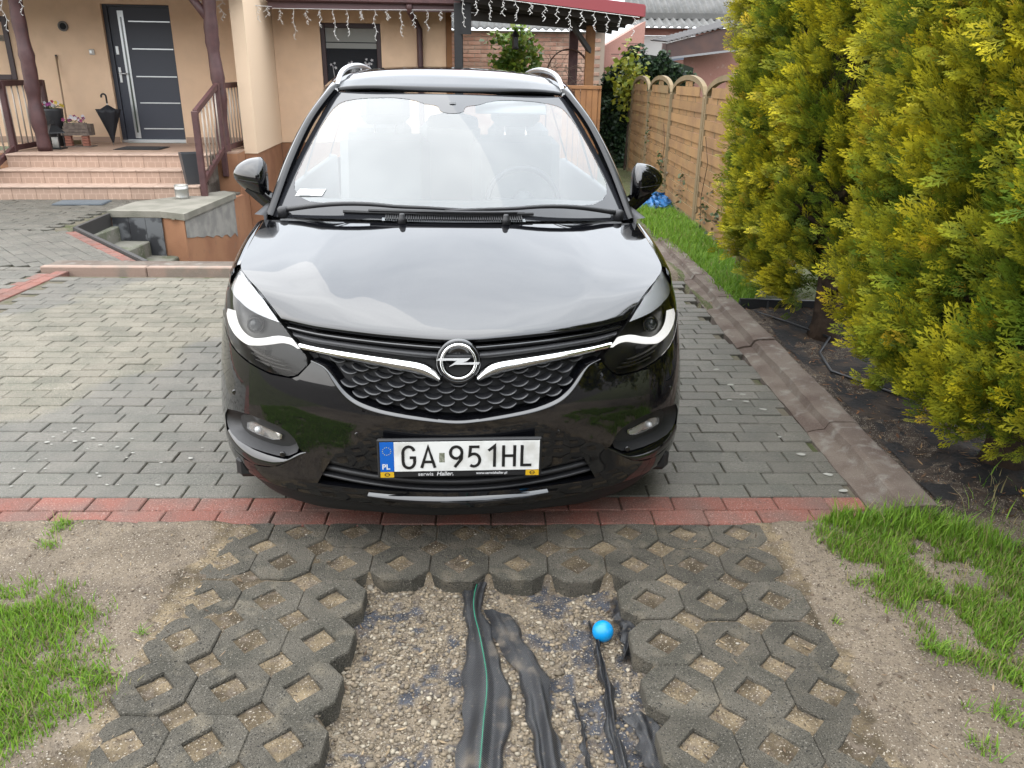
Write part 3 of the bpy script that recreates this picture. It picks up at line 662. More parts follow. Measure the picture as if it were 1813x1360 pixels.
# ---- bonnet
def hood_edge_pts():
    P = [S(.577, .790), S(.663, .850), S(.730, .874), S(.779, .894)]; return P+[(.800, .90, .930), (.803, 1.15, .962)]
NU, NV = 33, 37
d1 = catm(hood_edge_pts(), NV); d0 = catm([(0, .054, .775), (0, .062, .782), (0, .12, .799), (0, .28, .838), (0, .52, .892), (0, .76, .941), (0, .975, .982)], NV)
c0h = resamp([S(x, z+.014, -.004) for x, z in [tuple(p) for p in resamp(HOODE[::-1], 41)]], NU); c1h = np.array([(.803*u, .975+.175*u*u, .982-.020*u*u) for u in np.linspace(0, 1, NU)])
Hg = np.zeros((NV, NU, 3))
for i in range(NV):
    v = i/(NV-1)
    for k in range(NU):
        u = k/(NU-1); b_ = u*u*.55+u*.45*u; xu = u
        lat = d0[i]*(1-u**2)+d1[i]*u**2; lat[0] = d1[i][0]*u
        lon = c0h[k]*(1-v)+c1h[k]*v
        bil = (d0[0]*(1-u*u)+d1[0]*u*u)*(1-v)+(d0[-1]*(1-u*u)+d1[-1]*u*u)*v; bil[0] = d1[0][0]*u*(1-v)+d1[-1][0]*u*v
        p = lat+lon-bil
        # gentle press line either side of the centre
        p[2] += .006*math.exp(-((u-.62)/.09)**2)*math.sin(PI*v)**.8
        Hg[i, k] = p
rows = []
for i in range(NV):
    r = [(-Hg[i, k][0], Hg[i, k][1], Hg[i, k][2]) for k in range(NU-1, 0, -1)]+[tuple(Hg[i, k]) for k in range(NU)]
    rows.append(r)
rim0 = [(x, y+.012, z-.014) for x, y, z in rows[0]]
hood = loft('bonnet', [[(x, y+.045, z-.024) for x, y, z in rows[0]], [(x, y+.007, z-.014) for x, y, z in rows[0]], [(x, y+.001, z-.004) for x, y, z in rows[0]]]+rows, paint, car)
# ---- fenders, sides (heightfield x(y, z)) and the rest of the shell
def wplan(y): return float(np.interp(y, [.45, .55, .635, .8, .95, 1.3, 2.5, 3.6, 4.2, 4.5, 4.62], [.80, .845, .879, .902, .914, .922, .926, .915, .88, .82, .74]))
def side(s, d=0.): return lambda y, z: (s*(wplan(y)*wz(z)-d), y, z)
WY, WZc, WR, ARCH = .955, .325, .325, .385
def arc_pts(yc, a0, a1, n=14): return [(yc+ARCH*math.cos(t), WZc+ARCH*math.sin(t)) for t in np.linspace(a0, a1, n)]
glass_dark = pbr('tinted side glass', (.02, .024, .026), rough=.03, ior=1.6, alpha=.30)
for s in SIDES:
    e = catm(hood_edge_pts()[3:], 22); rows = []
    for t in np.linspace(0, 1, 9):
        r = []
        for p in e:
            zb = .80; xb = wplan(p[1])*wz(zb); st = p[0]+.005; a_ = t*PI/2
            r.append((s*(st+(xb-st)*math.sin(a_)), p[1]+.0, zb+(p[2]-zb)*math.cos(a_)))
        rows.append(r)
    fd = loft('fender', rows, paint, car)
    z_ = .80
    fp = [(.640, .712), (.640, .66), (.640, .56), (.640, .56)]
    fo = [(.638, .716)]+[(.638, z) for z in (.66, .60, .55)]+arc_pts(WY, R(146), R(8))[0:]+[(1.345, .36), (1.34, .24), (1.42, .22), (1.42, .80), (1.15, .80), (.9, .80), (.70, .80), (.66, .76)]
    panel('fender_side', fo, side(s), paint, car, sp=.03, rim=.02, rimdir=(-s, 0, 0))
    # cowl corner of the fender up to the mirror
    loft('fender_corner', [[(s*.808, 1.15, .962), (s*.812, 1.28, .985), (s*.812, 1.42, .985)], [(s*.845, 1.15, .90), (s*.848, 1.28, .925), (s*.840, 1.42, .955)], [(s*wplan(1.15)*wz(.80), 1.15, .80), (s*wplan(1.28)*wz(.80), 1.28, .80), (s*wplan(1.42)*wz(.80), 1.42, .80)]], paint, car)
    for (ya, yb) in ((1.424, 2.46), (2.465, 3.45)):
        d_ = panel('door', [(ya, .22), (yb, .22), (yb, .97), (ya, .955)], side(s), paint, car, sp=.06, rim=.02, rimdir=(-s, 0, 0))
        hp = side(s, -.022)((ya+yb)/2+.36, .88); MB().box(-.010, .010, -.09, .09, -.014, .014, ch=.006).build('door_handle', chrome, d_, loc=hp)
    panel('rear_quarter', [(3.455, .24)]+[(3.455, .34)]+arc_pts(3.715, R(176), R(4))+[(4.12, .26), (4.55, .30), (4.55, .80), (4.50, .97), (3.455, .975)], side(s), paint, car, sp=.05, rim=.02, rimdir=(-s, 0, 0))
    # side glass leaning in to the roof
    def glass_pt(y, t): b = (s*(wplan(y)*wz(.97)+.0), y, .972+.02*(y-1.4)/3); top = (s*(.655-.02*max(0, y-3.5)), y, 1.505-.03*max(0, y-3.2)); return tuple(Vector(b)*(1-t)+Vector(top)*t)
    def gfront(t): return 1.31+.90*t
    loft('side_glass', [[glass_pt(gfront(t)+(4.35-gfront(t))*k/25, t) for k in range(26)] for t in np.linspace(0, .97, 8)], glass_dark, car)
    for yp in (2.47, 3.46): loft('door_pillar', [[tuple(Vector(glass_pt(yp-.05, t))+Vector((s*.006, 0, 0))) for t in np.linspace(0, .95, 5)], [tuple(Vector(glass_pt(yp+.05, t))+Vector((s*.006, 0, 0))) for t in np.linspace(0, .95, 5)]], gloss, car)
    loft('door_lining', [[(s*(wplan(y)*wz(.9)-.06), y, .55) for y in np.linspace(1.12, 3.6, 12)], [(s*(wplan(y)*wz(.9)-.05), y, .985+.01*(y-1.1)) for y in np.linspace(1.12, 3.6, 12)], [(s*(wplan(y)*wz(.9)-.012), y, .99+.01*(y-1.1)) for y in np.linspace(1.12, 3.6, 12)]], plast, car)
    # a-pillar
    pin = catm([(.790, 1.19, .968), (.748, 1.50, 1.162), (.690, 1.79, 1.335), (.612, 2.045, 1.466), (.585, 2.10, 1.492)], 26)
    pout = catm([(.812, 1.24, .955), (.796, 1.60, 1.140), (.734, 1.92, 1.322), (.660, 2.17, 1.455), (.634, 2.24, 1.505)], 26)
    rows = []
    for t, bul in ((-.22, -.014), (0, -.006), (.08, .004), (.30, .012), (.6, .013), (.85, .006), (1, -.004)):
        rows.append([(s*(p[0]*(1-t)+q[0]*t+bul*.6), p[1]*(1-t)+q[1]*t-bul*.4, p[2]*(1-t)+q[2]*t+bul) for p, q in zip(pin, pout)])
    loft('pillar', rows, paint, car)
    loft('pillar_core', [[(s*(p[0]-.02), p[1]+.01, p[2]-.012) for p in pin], [(s*(q[0]-.004), q[1]+.01, q[2]-.010) for q in pout]], darkp, car)
    loft('pillar_seal', [[(s*(p[0]-.014), p[1]-.010, p[2]+.006) for p in pin], [(s*(p[0]-.004), p[1]-.018, p[2]+.013) for p in pin], [(s*(p[0]+.006), p[1]-.010, p[2]+.012) for p in pin], [(s*(p[0]+.016), p[1]-.002, p[2]+.007) for p in pin]], darkp, car)
    # roof side arch
    ra = catm([(.634, 2.20, 1.512), (.628, 2.6, 1.553), (.622, 3.1, 1.567), (.610, 3.7, 1.545), (.58, 4.3, 1.475)], 24)
    rb = [(p[0]+.04, p[1], p[2]-.055) for p in ra]
    loft('roof_side', [[(s*(p[0]-.02), p[1], p[2]+.003) for p in ra], [(s*p[0], p[1], p[2]) for p in ra], [(s*(p[0]+.030), p[1], p[2]-.022) for p in ra], [(s*q[0], q[1], q[2]) for q in rb]], paint, car)
    # roof rail
    rl_ = catm([(.588, 2.10, 1.487), (.588, 2.22, 1.535), (.586, 2.42, 1.570), (.580, 2.75, 1.592), (.572, 3.3, 1.600), (.56, 3.8, 1.580), (.548, 4.05, 1.535)], 40)
    MB().tube([(s*p[0], p[1], p[2]) for p in rl_], [.010+.006*math.sin(PI*k/39)**.5 for k in range(40)], 8).build('roof_rail', alu, car, True)
    rg = [(s*(p[0]), p[1], min(p[2]-.012, p[2]*.0+1.60)) for p in rl_]
    loft('rail_base', [[(x-s*.006, y, z) for x, y, z in rg], [(x-s*.018, y, float(np.interp(y, [2.0, 2.6, 3.1, 3.7, 4.3], [1.462, 1.540, 1.560, 1.540, 1.47]))) for x, y, z in rg]], gloss, car)
# ---- roof
NX = 25
ry = np.concatenate([np.linspace(1.955, 2.3, 8), np.linspace(2.4, 4.35, 16)])
def roofz(x, y): return float(np.interp(y, [1.9, 2.0, 2.2, 2.45, 2.9, 3.3, 3.8, 4.35], [1.462, 1.502, 1.556, 1.588, 1.606, 1.606, 1.580, 1.50]))-.028*(x/.6)**2-.020*(x/.6)**6
rows = []
for y in ry:
    yy0 = y; xr = float(np.interp(y, [1.95, 2.2, 2.6, 3.2, 4.35], [.580, .615, .612, .605, .57])); r = []
    for k in range(NX):
        x = -xr+2*xr*k/(NX-1); yb = y+.12*(x/.6)**2*max(0, 1-(y-1.955)/.5); r.append((x, yb, roofz(x, yb)))
    rows.append(r)
loft('roof', [[(x, y+.005, z-.012) for x, y, z in rows[0]]]+rows, pbr('dark roof panel', (.006, .0065, .008), rough=.3, spec=0., coat=1., coat_ior=1.33), car)
# ---- windscreen
NXw, NVw = 33, 17; rows = []
def wsp(u, v):
    b = np.array([.800*u, 1.005+.205*u*u, .988-.022*u*u]); t = np.array([.600*u, 1.945+.125*u*u, 1.466-.004*u*u]); p = b*(1-v)+t*v
    bul = .020*math.sin(PI*v)*(1-.5*u*u); p += np.array([0, -bul*.5, bul]); return tuple(p)
ws_m = bpy.data.materials.new('windscreen glass'); ws_m.use_nodes = True
_t = ws_m.node_tree; _t.nodes.clear(); n_ = _t.nodes.new; _o = n_('ShaderNodeOutputMaterial'); _g = n_('ShaderNodeBsdfGlossy'); _g.inputs['Roughness'].default_value = .02
_tr = n_('ShaderNodeBsdfTransparent'); _tr.inputs[0].default_value = (.90, .97, .97, 1); _f = n_('ShaderNodeFresnel'); _f.inputs[0].default_value = 1.95; _m = n_('ShaderNodeMixShader')
_df = n_('ShaderNodeBsdfDiffuse'); _df.inputs[0].default_value = (.56, .62, .63, 1); _m2 = n_('ShaderNodeMixShader'); _m2.inputs[0].default_value = .07
_t.links.new(_f.outputs[0], _m.inputs[0]); _t.links.new(_tr.outputs[0], _m.inputs[1]); _t.links.new(_g.outputs[0], _m.inputs[2]); _t.links.new(_m.outputs[0], _m2.inputs[1]); _t.links.new(_df.outputs[0], _m2.inputs[2]); _t.links.new(_m2.outputs[0], _o.inputs[0])
ws = loft('windscreen', [[wsp(-1+2*k/(NXw-1), j/(NVw-1)) for k in range(NXw)] for j in range(NVw)], ws_m, car)
frit = pbr('black glass border', (.02, .021, .024), rough=.3, spec=0., coat=1., coat_ior=1.45)
def ws_off(u, v, d): p = wsp(u, v); return (p[0], p[1]-.5*d, p[2]+.86*d)
fo = [(-1, 0), (1, 0), (1, 1), (-1, 1)]
fi = smooth_poly([(-.945, .115), (-.55, .085), (0, .075), (.55, .085), (.945, .115), (.962, .5), (.940, .84), (.86, .925), (.52, .955), (.32, .935), (.20, .885), (.105, .875), (.085, .80), (-.085, .80), (-.105, .875), (-.20, .885), (-.32, .935), (-.52, .955), (-.86, .925), (-.940, .84), (-.962, .5)], 2)
panel('windscreen_border', fo, lambda u, v: ws_off(u, v, .0015), frit, ws, sp=.05, holes=[fi], rim=0)
st = panel('sticker', [(-.90, .135), (-.74, .14), (-.73, .185), (-.89, .185)], lambda u, v: ws_off(u, v, .003), pbr('sticker paper', (.55, .57, .56), rough=.5), ws, sp=.04, rim=0)
# ---- scuttle, vents, wipers, washer jets
rows = []
for t in (0, .3, .7, 1.0):
    r = []
    for k in range(41):
        u = -1+2*k/40; a_ = np.array([.800*u, .980+.178*u*u, .968-.020*u*u]); b_ = np.array([.792*u, 1.035+.20*u*u, .978-.022*u*u+.004]); p = a_*(1-t)+b_*t; p[2] += -.010*math.sin(PI*t); r.append(tuple(p))
    rows.append(r)
scut = loft('scuttle', rows, plast, car)
vm = mesh('vent_slat', *(lambda m_: (m_.V, m_.F))(MB().box(-.0028, .0028, 0, .046, -.004, .004)), darkp)
for k in range(60):
    u = -.30+.60*k/59; x = .80*u-.0; o = bpy.data.objects.new('vent_slat', vm); link(o, scut); o.location = (x*1.18, .988+.18*u*u, .994-.02*u*u); o.rotation_euler = (R(14), 0, 0)
loft('vent_tray', [[(-.30+.6*k/20, .989+.18*(.38*(k/10-1))**2, .9860) for k in range(21)], [(-.30+.6*k/20, 1.036+.18*(.38*(k/10-1))**2, .9975) for k in range(21)]], pbr('grey vent tray', (.30, .32, .33), rough=.4), scut)
for s in SIDES:
    MB().lathe([(.017, -.01), (.017, .010), (.013, .016), (.012, .024), (.009, .030), (.001, .031)], 14).build('washer_jet', plast, car, True, loc=(s*.215, .990, .990))
def wiper(x0, yz0, xe, up):
    wp = MB(); P = [wsp(x0/.8, .045)]; nP = 16; pts = []
    for k in range(nP):
        t = k/(nP-1); x = x0+(xe-x0)*t; v = .020+.030*math.sin(PI*t*.9)+up*t; q = ws_off(x/.8, max(v, .005), .022+.018*math.sin(PI*min(1, t*1.6))); pts.append(q)
    wo = MB().tube(pts, [.0115-.005*k/(nP-1) for k in range(nP)], 6).build('wiper', plast, car, True)
    hb_ = MB(); hb_.lathe([(.024, -.03), (.024, .006), (.016, .015), (.001, .017)], 14); hb_.build('wiper_hub', plast, wo, True, loc=pts[0])
    return wo, pts
for (x0, xe, up, b0, b1) in ((-.735, .06, .012, -.47, .30), (.735, -.04, .004, .34, -.16)):
    wo, pts = wiper(x0, 0, xe, up)
    bl = [ws_off((b0+(b1-b0)*k/14)/.8, .030+up*.5-.004*math.sin(PI*k/14), .010) for k in range(15)]
    MB().tube(bl, .007, 5).build('wiper_blade', darkp, wo)
    MB().tube([(x, y-.006, z+.010) for x, y, z in bl[2:-2]], .0055, 5).build('blade_spine', plast, wo)
# ---- mirrors
for s in SIDES:
    V = []; F = []; n1_, n2_ = 16, 18; cy_, cz_ = 1.475, 1.085
    # tear-drop housing: cross sections along x from the door outwards
    for i in range(n1_):
        t = i/(n1_-1); x = .846+.158*t; hgt = .090*max(0, 1-t**2.0)**.62*min(1, .72+t*2.2)+.002; dep = .085*max(0, 1-t**2.2)**.6*min(1, .7+t*2)+.002; zc = cz_+.014+.012*t
        for k in range(n2_):
            a_ = 2*PI*k/n2_; cc, ss = math.cos(a_), math.sin(a_); yy = dep*cc if cc < 0 else dep*.35*cc
            V.append((s*x, cy_+yy-.01+.03*t, zc+hgt*(ss if ss > 0 else ss*.95)))
    for i in range(n1_-1):
        for k in range(n2_): F.append((i*n2_+k, i*n2_+(k+1) % n2_, (i+1)*n2_+(k+1) % n2_, (i+1)*n2_+k))
    F += [tuple(range(n2_)), tuple((n1_-1)*n2_+k for k in range(n2_))]
    mr_ = mk('wing_mirror', V, F, paint, car, True)
    bm = bmesh.new(); bm.from_mesh(mr_.data); bmesh.ops.recalc_face_normals(bm, faces=bm.faces[:]); bm.to_mesh(mr_.data); bm.free()
    loft('mirror_stalk', [[(s*.80, 1.42, .995), (s*.845, 1.43, 1.03), (s*.89, 1.445, 1.075)], [(s*.815, 1.41, .945), (s*.870, 1.42, .98), (s*.945, 1.435, 1.045)], [(s*.82, 1.48, .945), (s*.875, 1.49, .98), (s*.95, 1.50, 1.045)], [(s*.81, 1.50, 1.01), (s*.85, 1.50, 1.04), (s*.895, 1.50, 1.075)]], gloss, mr_)
    gpts = [(.0+.052*math.cos(t), .068*math.sin(t)) for t in np.linspace(0, 2*PI, 20)[:-1]]
    mk('mirror_glass', [(s*(.925+a_), 1.500+.018, 1.10+b_) for a_, b_ in gpts], [tuple(range(19))], chrome, mr_)
    ts = [i for i in range(1)]
    MB().tube([(s*(.850+.150*t), 1.475-.086*max(0, 1-t**2.2)**.6*min(1, .7+t*2)-.0095+.03*t, 1.085+.012*t) for t in np.linspace(0, .98, 12)], .0022, 5).build('mirror_seam', darkp, mr_)
# ---- wheels
alloy = pbr('alloy', (.45, .46, .48), rough=.3, metal=.9)
for s in SIDES:
    for yc in (WY, 3.715):
        wh = MB().lathe([(.19, -.10), (.29, -.108), (.318, -.095), (.325, -.06), (.325, .06), (.318, .095), (.29, .108), (.19, .10)], 40, (0, 0, 0), 'x').build('wheel', rubber, car, True, loc=(s*.785, yc, .325))
        MB().lathe([(.20, s*.06), (.215, s*.098), (.205, s*.10), (.19, s*.085), (.05, s*.075), (.03, s*.085), (.001, s*.086)], 30, (0, 0, 0), 'x').build('rim', pbr('dark wheel', (.03, .03, .03), rough=.5), wh, True)
        for k in range(5):
            a_ = 2*PI*k/5; mb = MB(); mb.box(s*.086-.010, s*.086+.010, -.024, .024, .03, .208, ch=.006); V = [(x, y*math.cos(a_)-z*math.sin(a_), y*math.sin(a_)+z*math.cos(a_)) for x, y, z in mb.V]; mk('spoke', V, mb.F, alloy, wh)
    for yc in (WY, 3.715):
        pts = [(ARCH*1.01*math.cos(t), ARCH*1.01*math.sin(t)) for t in np.linspace(R(-20), R(200), 20)]
        loft('wheel_arch_liner', [[(s*.88, yc+a_, WZc+b_) for a_, b_ in pts], [(s*.55, yc+a_, WZc+b_) for a_, b_ in pts]], darkp, car)
# ---- underbody, tail, interior
box('underbody', (-.80, .80, .30, 4.45, .17, .26), darkp, car, ch=.02)
box('engine_block', (-.70, .70, .28, .98, .26, .72), darkp, car, ch=.05)
tail_r = []
for z in (.22, .45, .80, .97): tail_r.append([(x, 4.55+.12*(1-(x/.8)**2)-.02*(z > .9), z) for x in np.linspace(-.80, .80, 15)])
loft('tailgate', tail_r, paint, car)
loft('rear_window', [[(x*.93, 4.62-.10*(x/.8)**2, .98) for x in np.linspace(-.80, .80, 15)], [(x*.70, 4.36-.05*(x/.8)**2, 1.475) for x in np.linspace(-.80, .80, 15)]], pbr('rear glass', (.35, .40, .42), rough=.05, alpha=.12), car)
fab = pbr('grey seat fabric', (.22, .225, .225), rough=.9); hlin_ = pbr('pale headlining', (.55, .56, .56), rough=.9); dash_m = pbr('dashboard', (.09, .092, .094), rough=.6)
rows = []
for (y, z) in ((1.14, .962), (1.30, .985), (1.52, .995), (1.66, .985), (1.72, .93), (1.74, .70)): rows.append([(x, y+.05*(1-(x/.74)**2)*-1, z+.012*math.exp(-((x-.38)/.22)**2)*(1 if 1.2 < y < 1.7 else 0)) for x in np.linspace(-.74, .74, 25)])
loft('dashboard', rows, dash_m, car)
for sx in (-.37, .37):
    sb = MB(); sb.box(-.25, .25, -.07, .07, .0, .60, ch=.05); so_ = sb.build('seat', fab, car, False, loc=(sx, 2.25, .66)); so_.rotation_euler = (R(-14), 0, 0)
    MB().box(-.14, .14, -.05, .05, 0, .18, ch=.04).build('headrest', fab, so_, loc=(0, .02, .655))
    for q in (-.06, .06): MB().tube([(q, .02, .56), (q, .02, .69)], .006, 6).build('headrest_post', chrome, so_)
for sx in (-.45, 0, .45): MB().box(-.2, .2, -.07, .07, 0, .62, ch=.05).build('rear_seat', fab, car, loc=(sx, 3.15, .66))
stw = mk('steering_wheel', *torus(.185, .015, 36, 8), plast, car, True); stw.location = (.37, 1.86, .945); stw.rotation_euler = (R(-26), 0, 0)
MB().box(-.17, .17, -.012, .012, -.022, .022, ch=.006).build('steering_spoke', plast, stw); MB().lathe([(.06, -.02), (.05, -.035), (.001, -.038)], 18, (0, 0, 0), 'y').build('steering_hub', plast, stw, True)
loft('headlining', [[(x*1.0, y+.08*(x/.55)**2*(y < 2.3), roofz(x, y)-.035) for x in np.linspace(-.56, .56, 9)] for y in (2.02, 2.4, 3.0, 4.2)], hlin_, car)
loft('sun_visor', [[(x, 1.99, 1.438) for x in (.12, .25, .40, .48)], [(x, 1.90, 1.385) for x in (.12, .25, .40, .48)], [(x, 1.905, 1.378) for x in (.12, .25, .40, .48)]], hlin_, car)
rv = catm([(-.125, 0, -.03), (-.12, 0, .012), (-.06, 0, .030), (-.03, 0, .055), (-.018, 0, .085), (.018, 0, .085), (.03, 0, .055), (.06, 0, .030), (.12, 0, .012), (.125, 0, -.03), (.08, 0, -.044), (0, 0, -.036), (-.08, 0, -.044)], 44)
rvm = mk('rear_view_mirror', *prism_y([(p[0], p[2]) for p in rv], -.012, .012), pbr('mirror housing', (.012, .013, .014), rough=.4), car); rvm.location = (.005, 1.875, 1.345); rvm.rotation_euler = (R(20), 0, 0)
# ---- number plate
plate = box('number_plate', (-.266, .266, -.012, .004, -.068, .070), darkp, car, ch=.005); plate.location = (.004, -.005, .398)
white_pl = pbr('plate white', (.92, .92, .89), rough=.35, var=((14, (.70, .69, .64), .5, .7),), coord='obj'); blue_pl = pbr('plate blue', (.004, .13, .56), rough=.35)
yel = pbr('yellow sticker', (.75, .45, .015), rough=.4); blk = pbr('plate black', (.012, .012, .012), rough=.4)
box('plate_face', (-.212, .257, -.0145, -.0125, -.043, .061), white_pl, plate); box('plate_band', (-.257, -.2125, -.0146, -.0125, -.043, .061), blue_pl, plate)
for x0 in (-.257, .214): 
    yb_ = box('yellow_tag', (x0, x0+.043, -.0145, -.0125, -.064, -.0445), yel, plate)
    t_ = mk('tag_ring', *torus(.006, .0012, 18, 5), blk, yb_); t_.location = (x0+.0215, -.0146, -.054); t_.scale = (1.15, .4, 1)
    box('tag_bolt', (x0+.012, x0+.031, -.0150, -.0146, -.0546, -.0534), blk, yb_)
def stroke(P, wd, yb=-.0162, yf=-.0146):
    """thick polyline in x,z with mitred joints"""
    P = [np.array(p, float) for p in P]; Lp, Rp = [], []
    for i, p in enumerate(P):
        d1_ = (p-P[i-1]) if i else (P[1]-p); d2_ = (P[i+1]-p) if i < len(P)-1 else (p-P[i-1]); d1_ = d1_/np.linalg.norm(d1_); d2_ = d2_/np.linalg.norm(d2_)
        t = d1_+d2_; t = t/max(1e-6, np.linalg.norm(t)); nn = np.array([-t[1], t[0]]); k = 1/max(.45, abs(np.dot(nn, np.array([-d1_[1], d1_[0]])))); Lp.append(p+nn*wd/2*k); Rp.append(p-nn*wd/2*k)
    n = len(P); V = [(q[0], yb, q[1]) for q in Lp]+[(q[0], yb, q[1]) for q in Rp]; F = [(i, i+1, n+i+1, n+i) for i in range(n-1)]
    return V, F
def arc2(cx_, cz_, rx, rz_, a0, a1, n=12): return [(cx_+rx*math.cos(R(t)), cz_+rz_*math.sin(R(t))) for t in np.linspace(a0, a1, n)]
HH = .040; wd = .0098       # half height of the characters
glyph = {
 'G': [arc2(0, .016, .0185, .022, 18, 180, 10)+arc2(0, -.016, .0185, .022, 180, 360, 10)+[(.0185, -.001), (.003, -.001)]],
 'A': [[(-.0215, -.0385), (0, .036), (.0215, -.0385)], [(-.013, -.017), (.013, -.017)]],
 '9': [arc2(-.001, .015, .0185, .021, -70, 290, 20), [(.0165, .008), (.0155, -.008), (-.006, -.0375)]],
 '5': [[(.016, .0345), (-.013, .0345), (-.0155, .004)]+arc2(-.002, -.013, .0190, .0225, 118, -128, 16)],
 '1': [[(-.014, .020), (.006, .037), (.006, -.0385)]],
 'H': [[(-.018, .0385), (-.018, -.0385)], [(.018, .0385), (.018, -.0385)], [(-.018, .001), (.018, .001)]],
 'L': [[(-.013, .0385), (-.013, -.0337), (.019, -.0337)]],
}
for ch, cx_ in zip('GA951HL', (-.165, -.103, -.012, .046, .105, .158, .213)):
    mb = MB()
    for st_ in glyph[ch]: mb.add(*stroke([(x, z+.008) for x, z in st_], wd))
    mb.build('plate_character', blk, plate, loc=(cx_, 0, 0))
hol = box('plate_hologram', (-.068, -.050, -.0152, -.0146, -.012, .022), pbr('hologram sticker', (.42, .43, .36), rough=.25, metal=.5, var=((120, (.20, .22, .16), .4, .6),), coord='obj'), plate)
def text(body, size, mat, parent, loc, name='lettering', shear=0., bold=0.):
    cu = bpy.data.curves.new(name, 'FONT'); cu.body = body; cu.size = size; cu.extrude = .0002; cu.align_x = 'LEFT'; cu.shear = shear; cu.offset = bold
    tmp = bpy.data.objects.new(name, cu); C.objects.link(tmp); dg = bpy.context.evaluated_depsgraph_get(); me = bpy.data.meshes.new_from_object(tmp.evaluated_get(dg)); me.materials.clear(); me.materials.append(mat)
    bpy.data.objects.remove(tmp); o = bpy.data.objects.new(name, me); link(o, parent); o.location = loc; o.rotation_euler = (R(90), 0, 0); return o
wtx = pbr('white print', (.82, .82, .82), rough=.4)
text('PL', .026, wtx, plate, (-.2515, -.0150, -.034), bold=.0006)
text('serwis', .0195, wtx, plate, (-.137, -.0130, -.0605)); text('Haller.', .0205, wtx, plate, (-.077, -.0130, -.0605), shear=.2, bold=.0003)
text('www.serwishaller.pl', .0125, wtx, plate, (.052, -.0130, -.0575), bold=.0002)
for k in range(12):
    a_ = 2*PI*k/12; mb = MB().lathe([(.0014, 0), (.0014, -.0004)], 6, (0, 0, 0), 'y'); mb.build('plate_star', pbr('star yellow', (.8, .62, .05)) if k == 0 else bpy.data.materials['star yellow'], plate, loc=(-.2348+.0135*math.cos(a_), -.0147, .030+.0135*math.sin(a_)))
# ================================================================ loose things on the ground
def pebbles(name, n, sampler, r0, r1, cols, parent=None):
    base = np.array([(1, 0, 0), (-1, 0, 0), (0, 1, 0), (0, -1, 0), (0, 0, 1), (0, 0, -1), (.62, .62, .55), (-.62, .6, .5), (.6, -.62, .5), (-.6, -.6, .55)], np.float32)
    fa = np.array([(4, 6, 7), (4, 7, 9), (4, 9, 8), (4, 8, 6), (0, 2, 6), (2, 7, 6), (2, 1, 7), (1, 9, 7), (1, 3, 9), (3, 8, 9), (3, 0, 8), (0, 6, 8), (0, 5, 2), (2, 5, 1), (1, 5, 3), (3, 5, 0)], np.int32)
    P = sampler(n); n = len(P); r = r0+(r1-r0)*rng.random(n)**3.2
    sc_ = np.stack([r*(.8+.8*rng.random(n)), r*(.7+.5*rng.random(n)), r*(.4+.4*rng.random(n))], 1)
    V = base[None]*sc_[:, None, :]*(1+.25*(rng.random((n, 10, 1))-.5)); a = rng.random(n)*2*PI; ca, sa = np.cos(a)[:, None], np.sin(a)[:, None]
    X = V[..., 0]*ca-V[..., 1]*sa; Y = V[..., 0]*sa+V[..., 1]*ca
    V = np.stack([X+P[:, None, 0], Y+P[:, None, 1], V[..., 2]+P[:, None, 2]+.25*sc_[:, None, 2]], 2).reshape(-1, 3)
    F = (fa[None]+(np.arange(n)*10)[:, None, None]).reshape(-1, 3)
    cc = np.array(cols)[rng.integers(0, len(cols), n)]*(.7+.6*rng.random((n, 1)))
    return mk_np(name, V, F, peb_m, parent, False, np.repeat(cc, 10, 0))
peb_m = pbr('pebble', 'col', rough=.85, spec=.3)
def gz(x, y):
    """height of the ground sheet"""
    i = np.clip(np.searchsorted(xs, x)-1, 0, nx-2); j = np.clip(np.searchsorted(ys, y)-1, 0, ny-2)
    tx = (x-xs[i])/(xs[i+1]-xs[i]); ty = (y-ys[j])/(ys[j+1]-ys[j])
    return (Zg[j, i]*(1-tx)+Zg[j, i+1]*tx)*(1-ty)+(Zg[j+1, i]*(1-tx)+Zg[j+1, i+1]*tx)*ty
def in_gap(n):
    x = rng.uniform(-.50, .41, n); y = rng.uniform(1.25, 2.24, n); k = (vnoise(x, y, .075, 21)*.6+vnoise(x, y, .03, 22)*.4+.17*np.clip(x/.2, 0, 1) < .645) | (rng.random(n) < .15); x, y = x[k], y[k]; return np.stack([x, y, gz(x, y)], 1)
g_cols = [(.27, .215, .145), (.23, .18, .125), (.34, .295, .225), (.17, .14, .105), (.29, .24, .175), (.20, .16, .11), (.13, .11, .09)]
gv = pebbles('gravel', 17000, in_gap, .0014, .0085, g_cols); tag(gv, 'loose yellowish gravel where the pavers are lifted out', kind='stuff')
def on_sand(n):
    x = rng.uniform(-2.3, 2.0, n); y = rng.uniform(1.25, 2.56, n); z = gz(x, y); k = (z > -.03) & ~((x > -1.05) & (x < .98) & (rng.random(n) < .45)); return np.stack([x, y, z], 1)[k]
gv3 = pebbles('stone_chips', 60, in_gap, .007, .015, [(.27, .23, .17), (.21, .17, .12), (.33, .29, .23)]); tag(gv3, 'larger pale stone chips lying in the gravel', kind='stuff')
gv2 = pebbles('grit', 4200, on_sand, .0012, .0055, [(.30, .24, .16), (.20, .15, .10), (.10, .075, .055), (.38, .34, .28), (.14, .10, .07)]); tag(gv2, 'fine grit scattered over the sandy ground', kind='stuff')
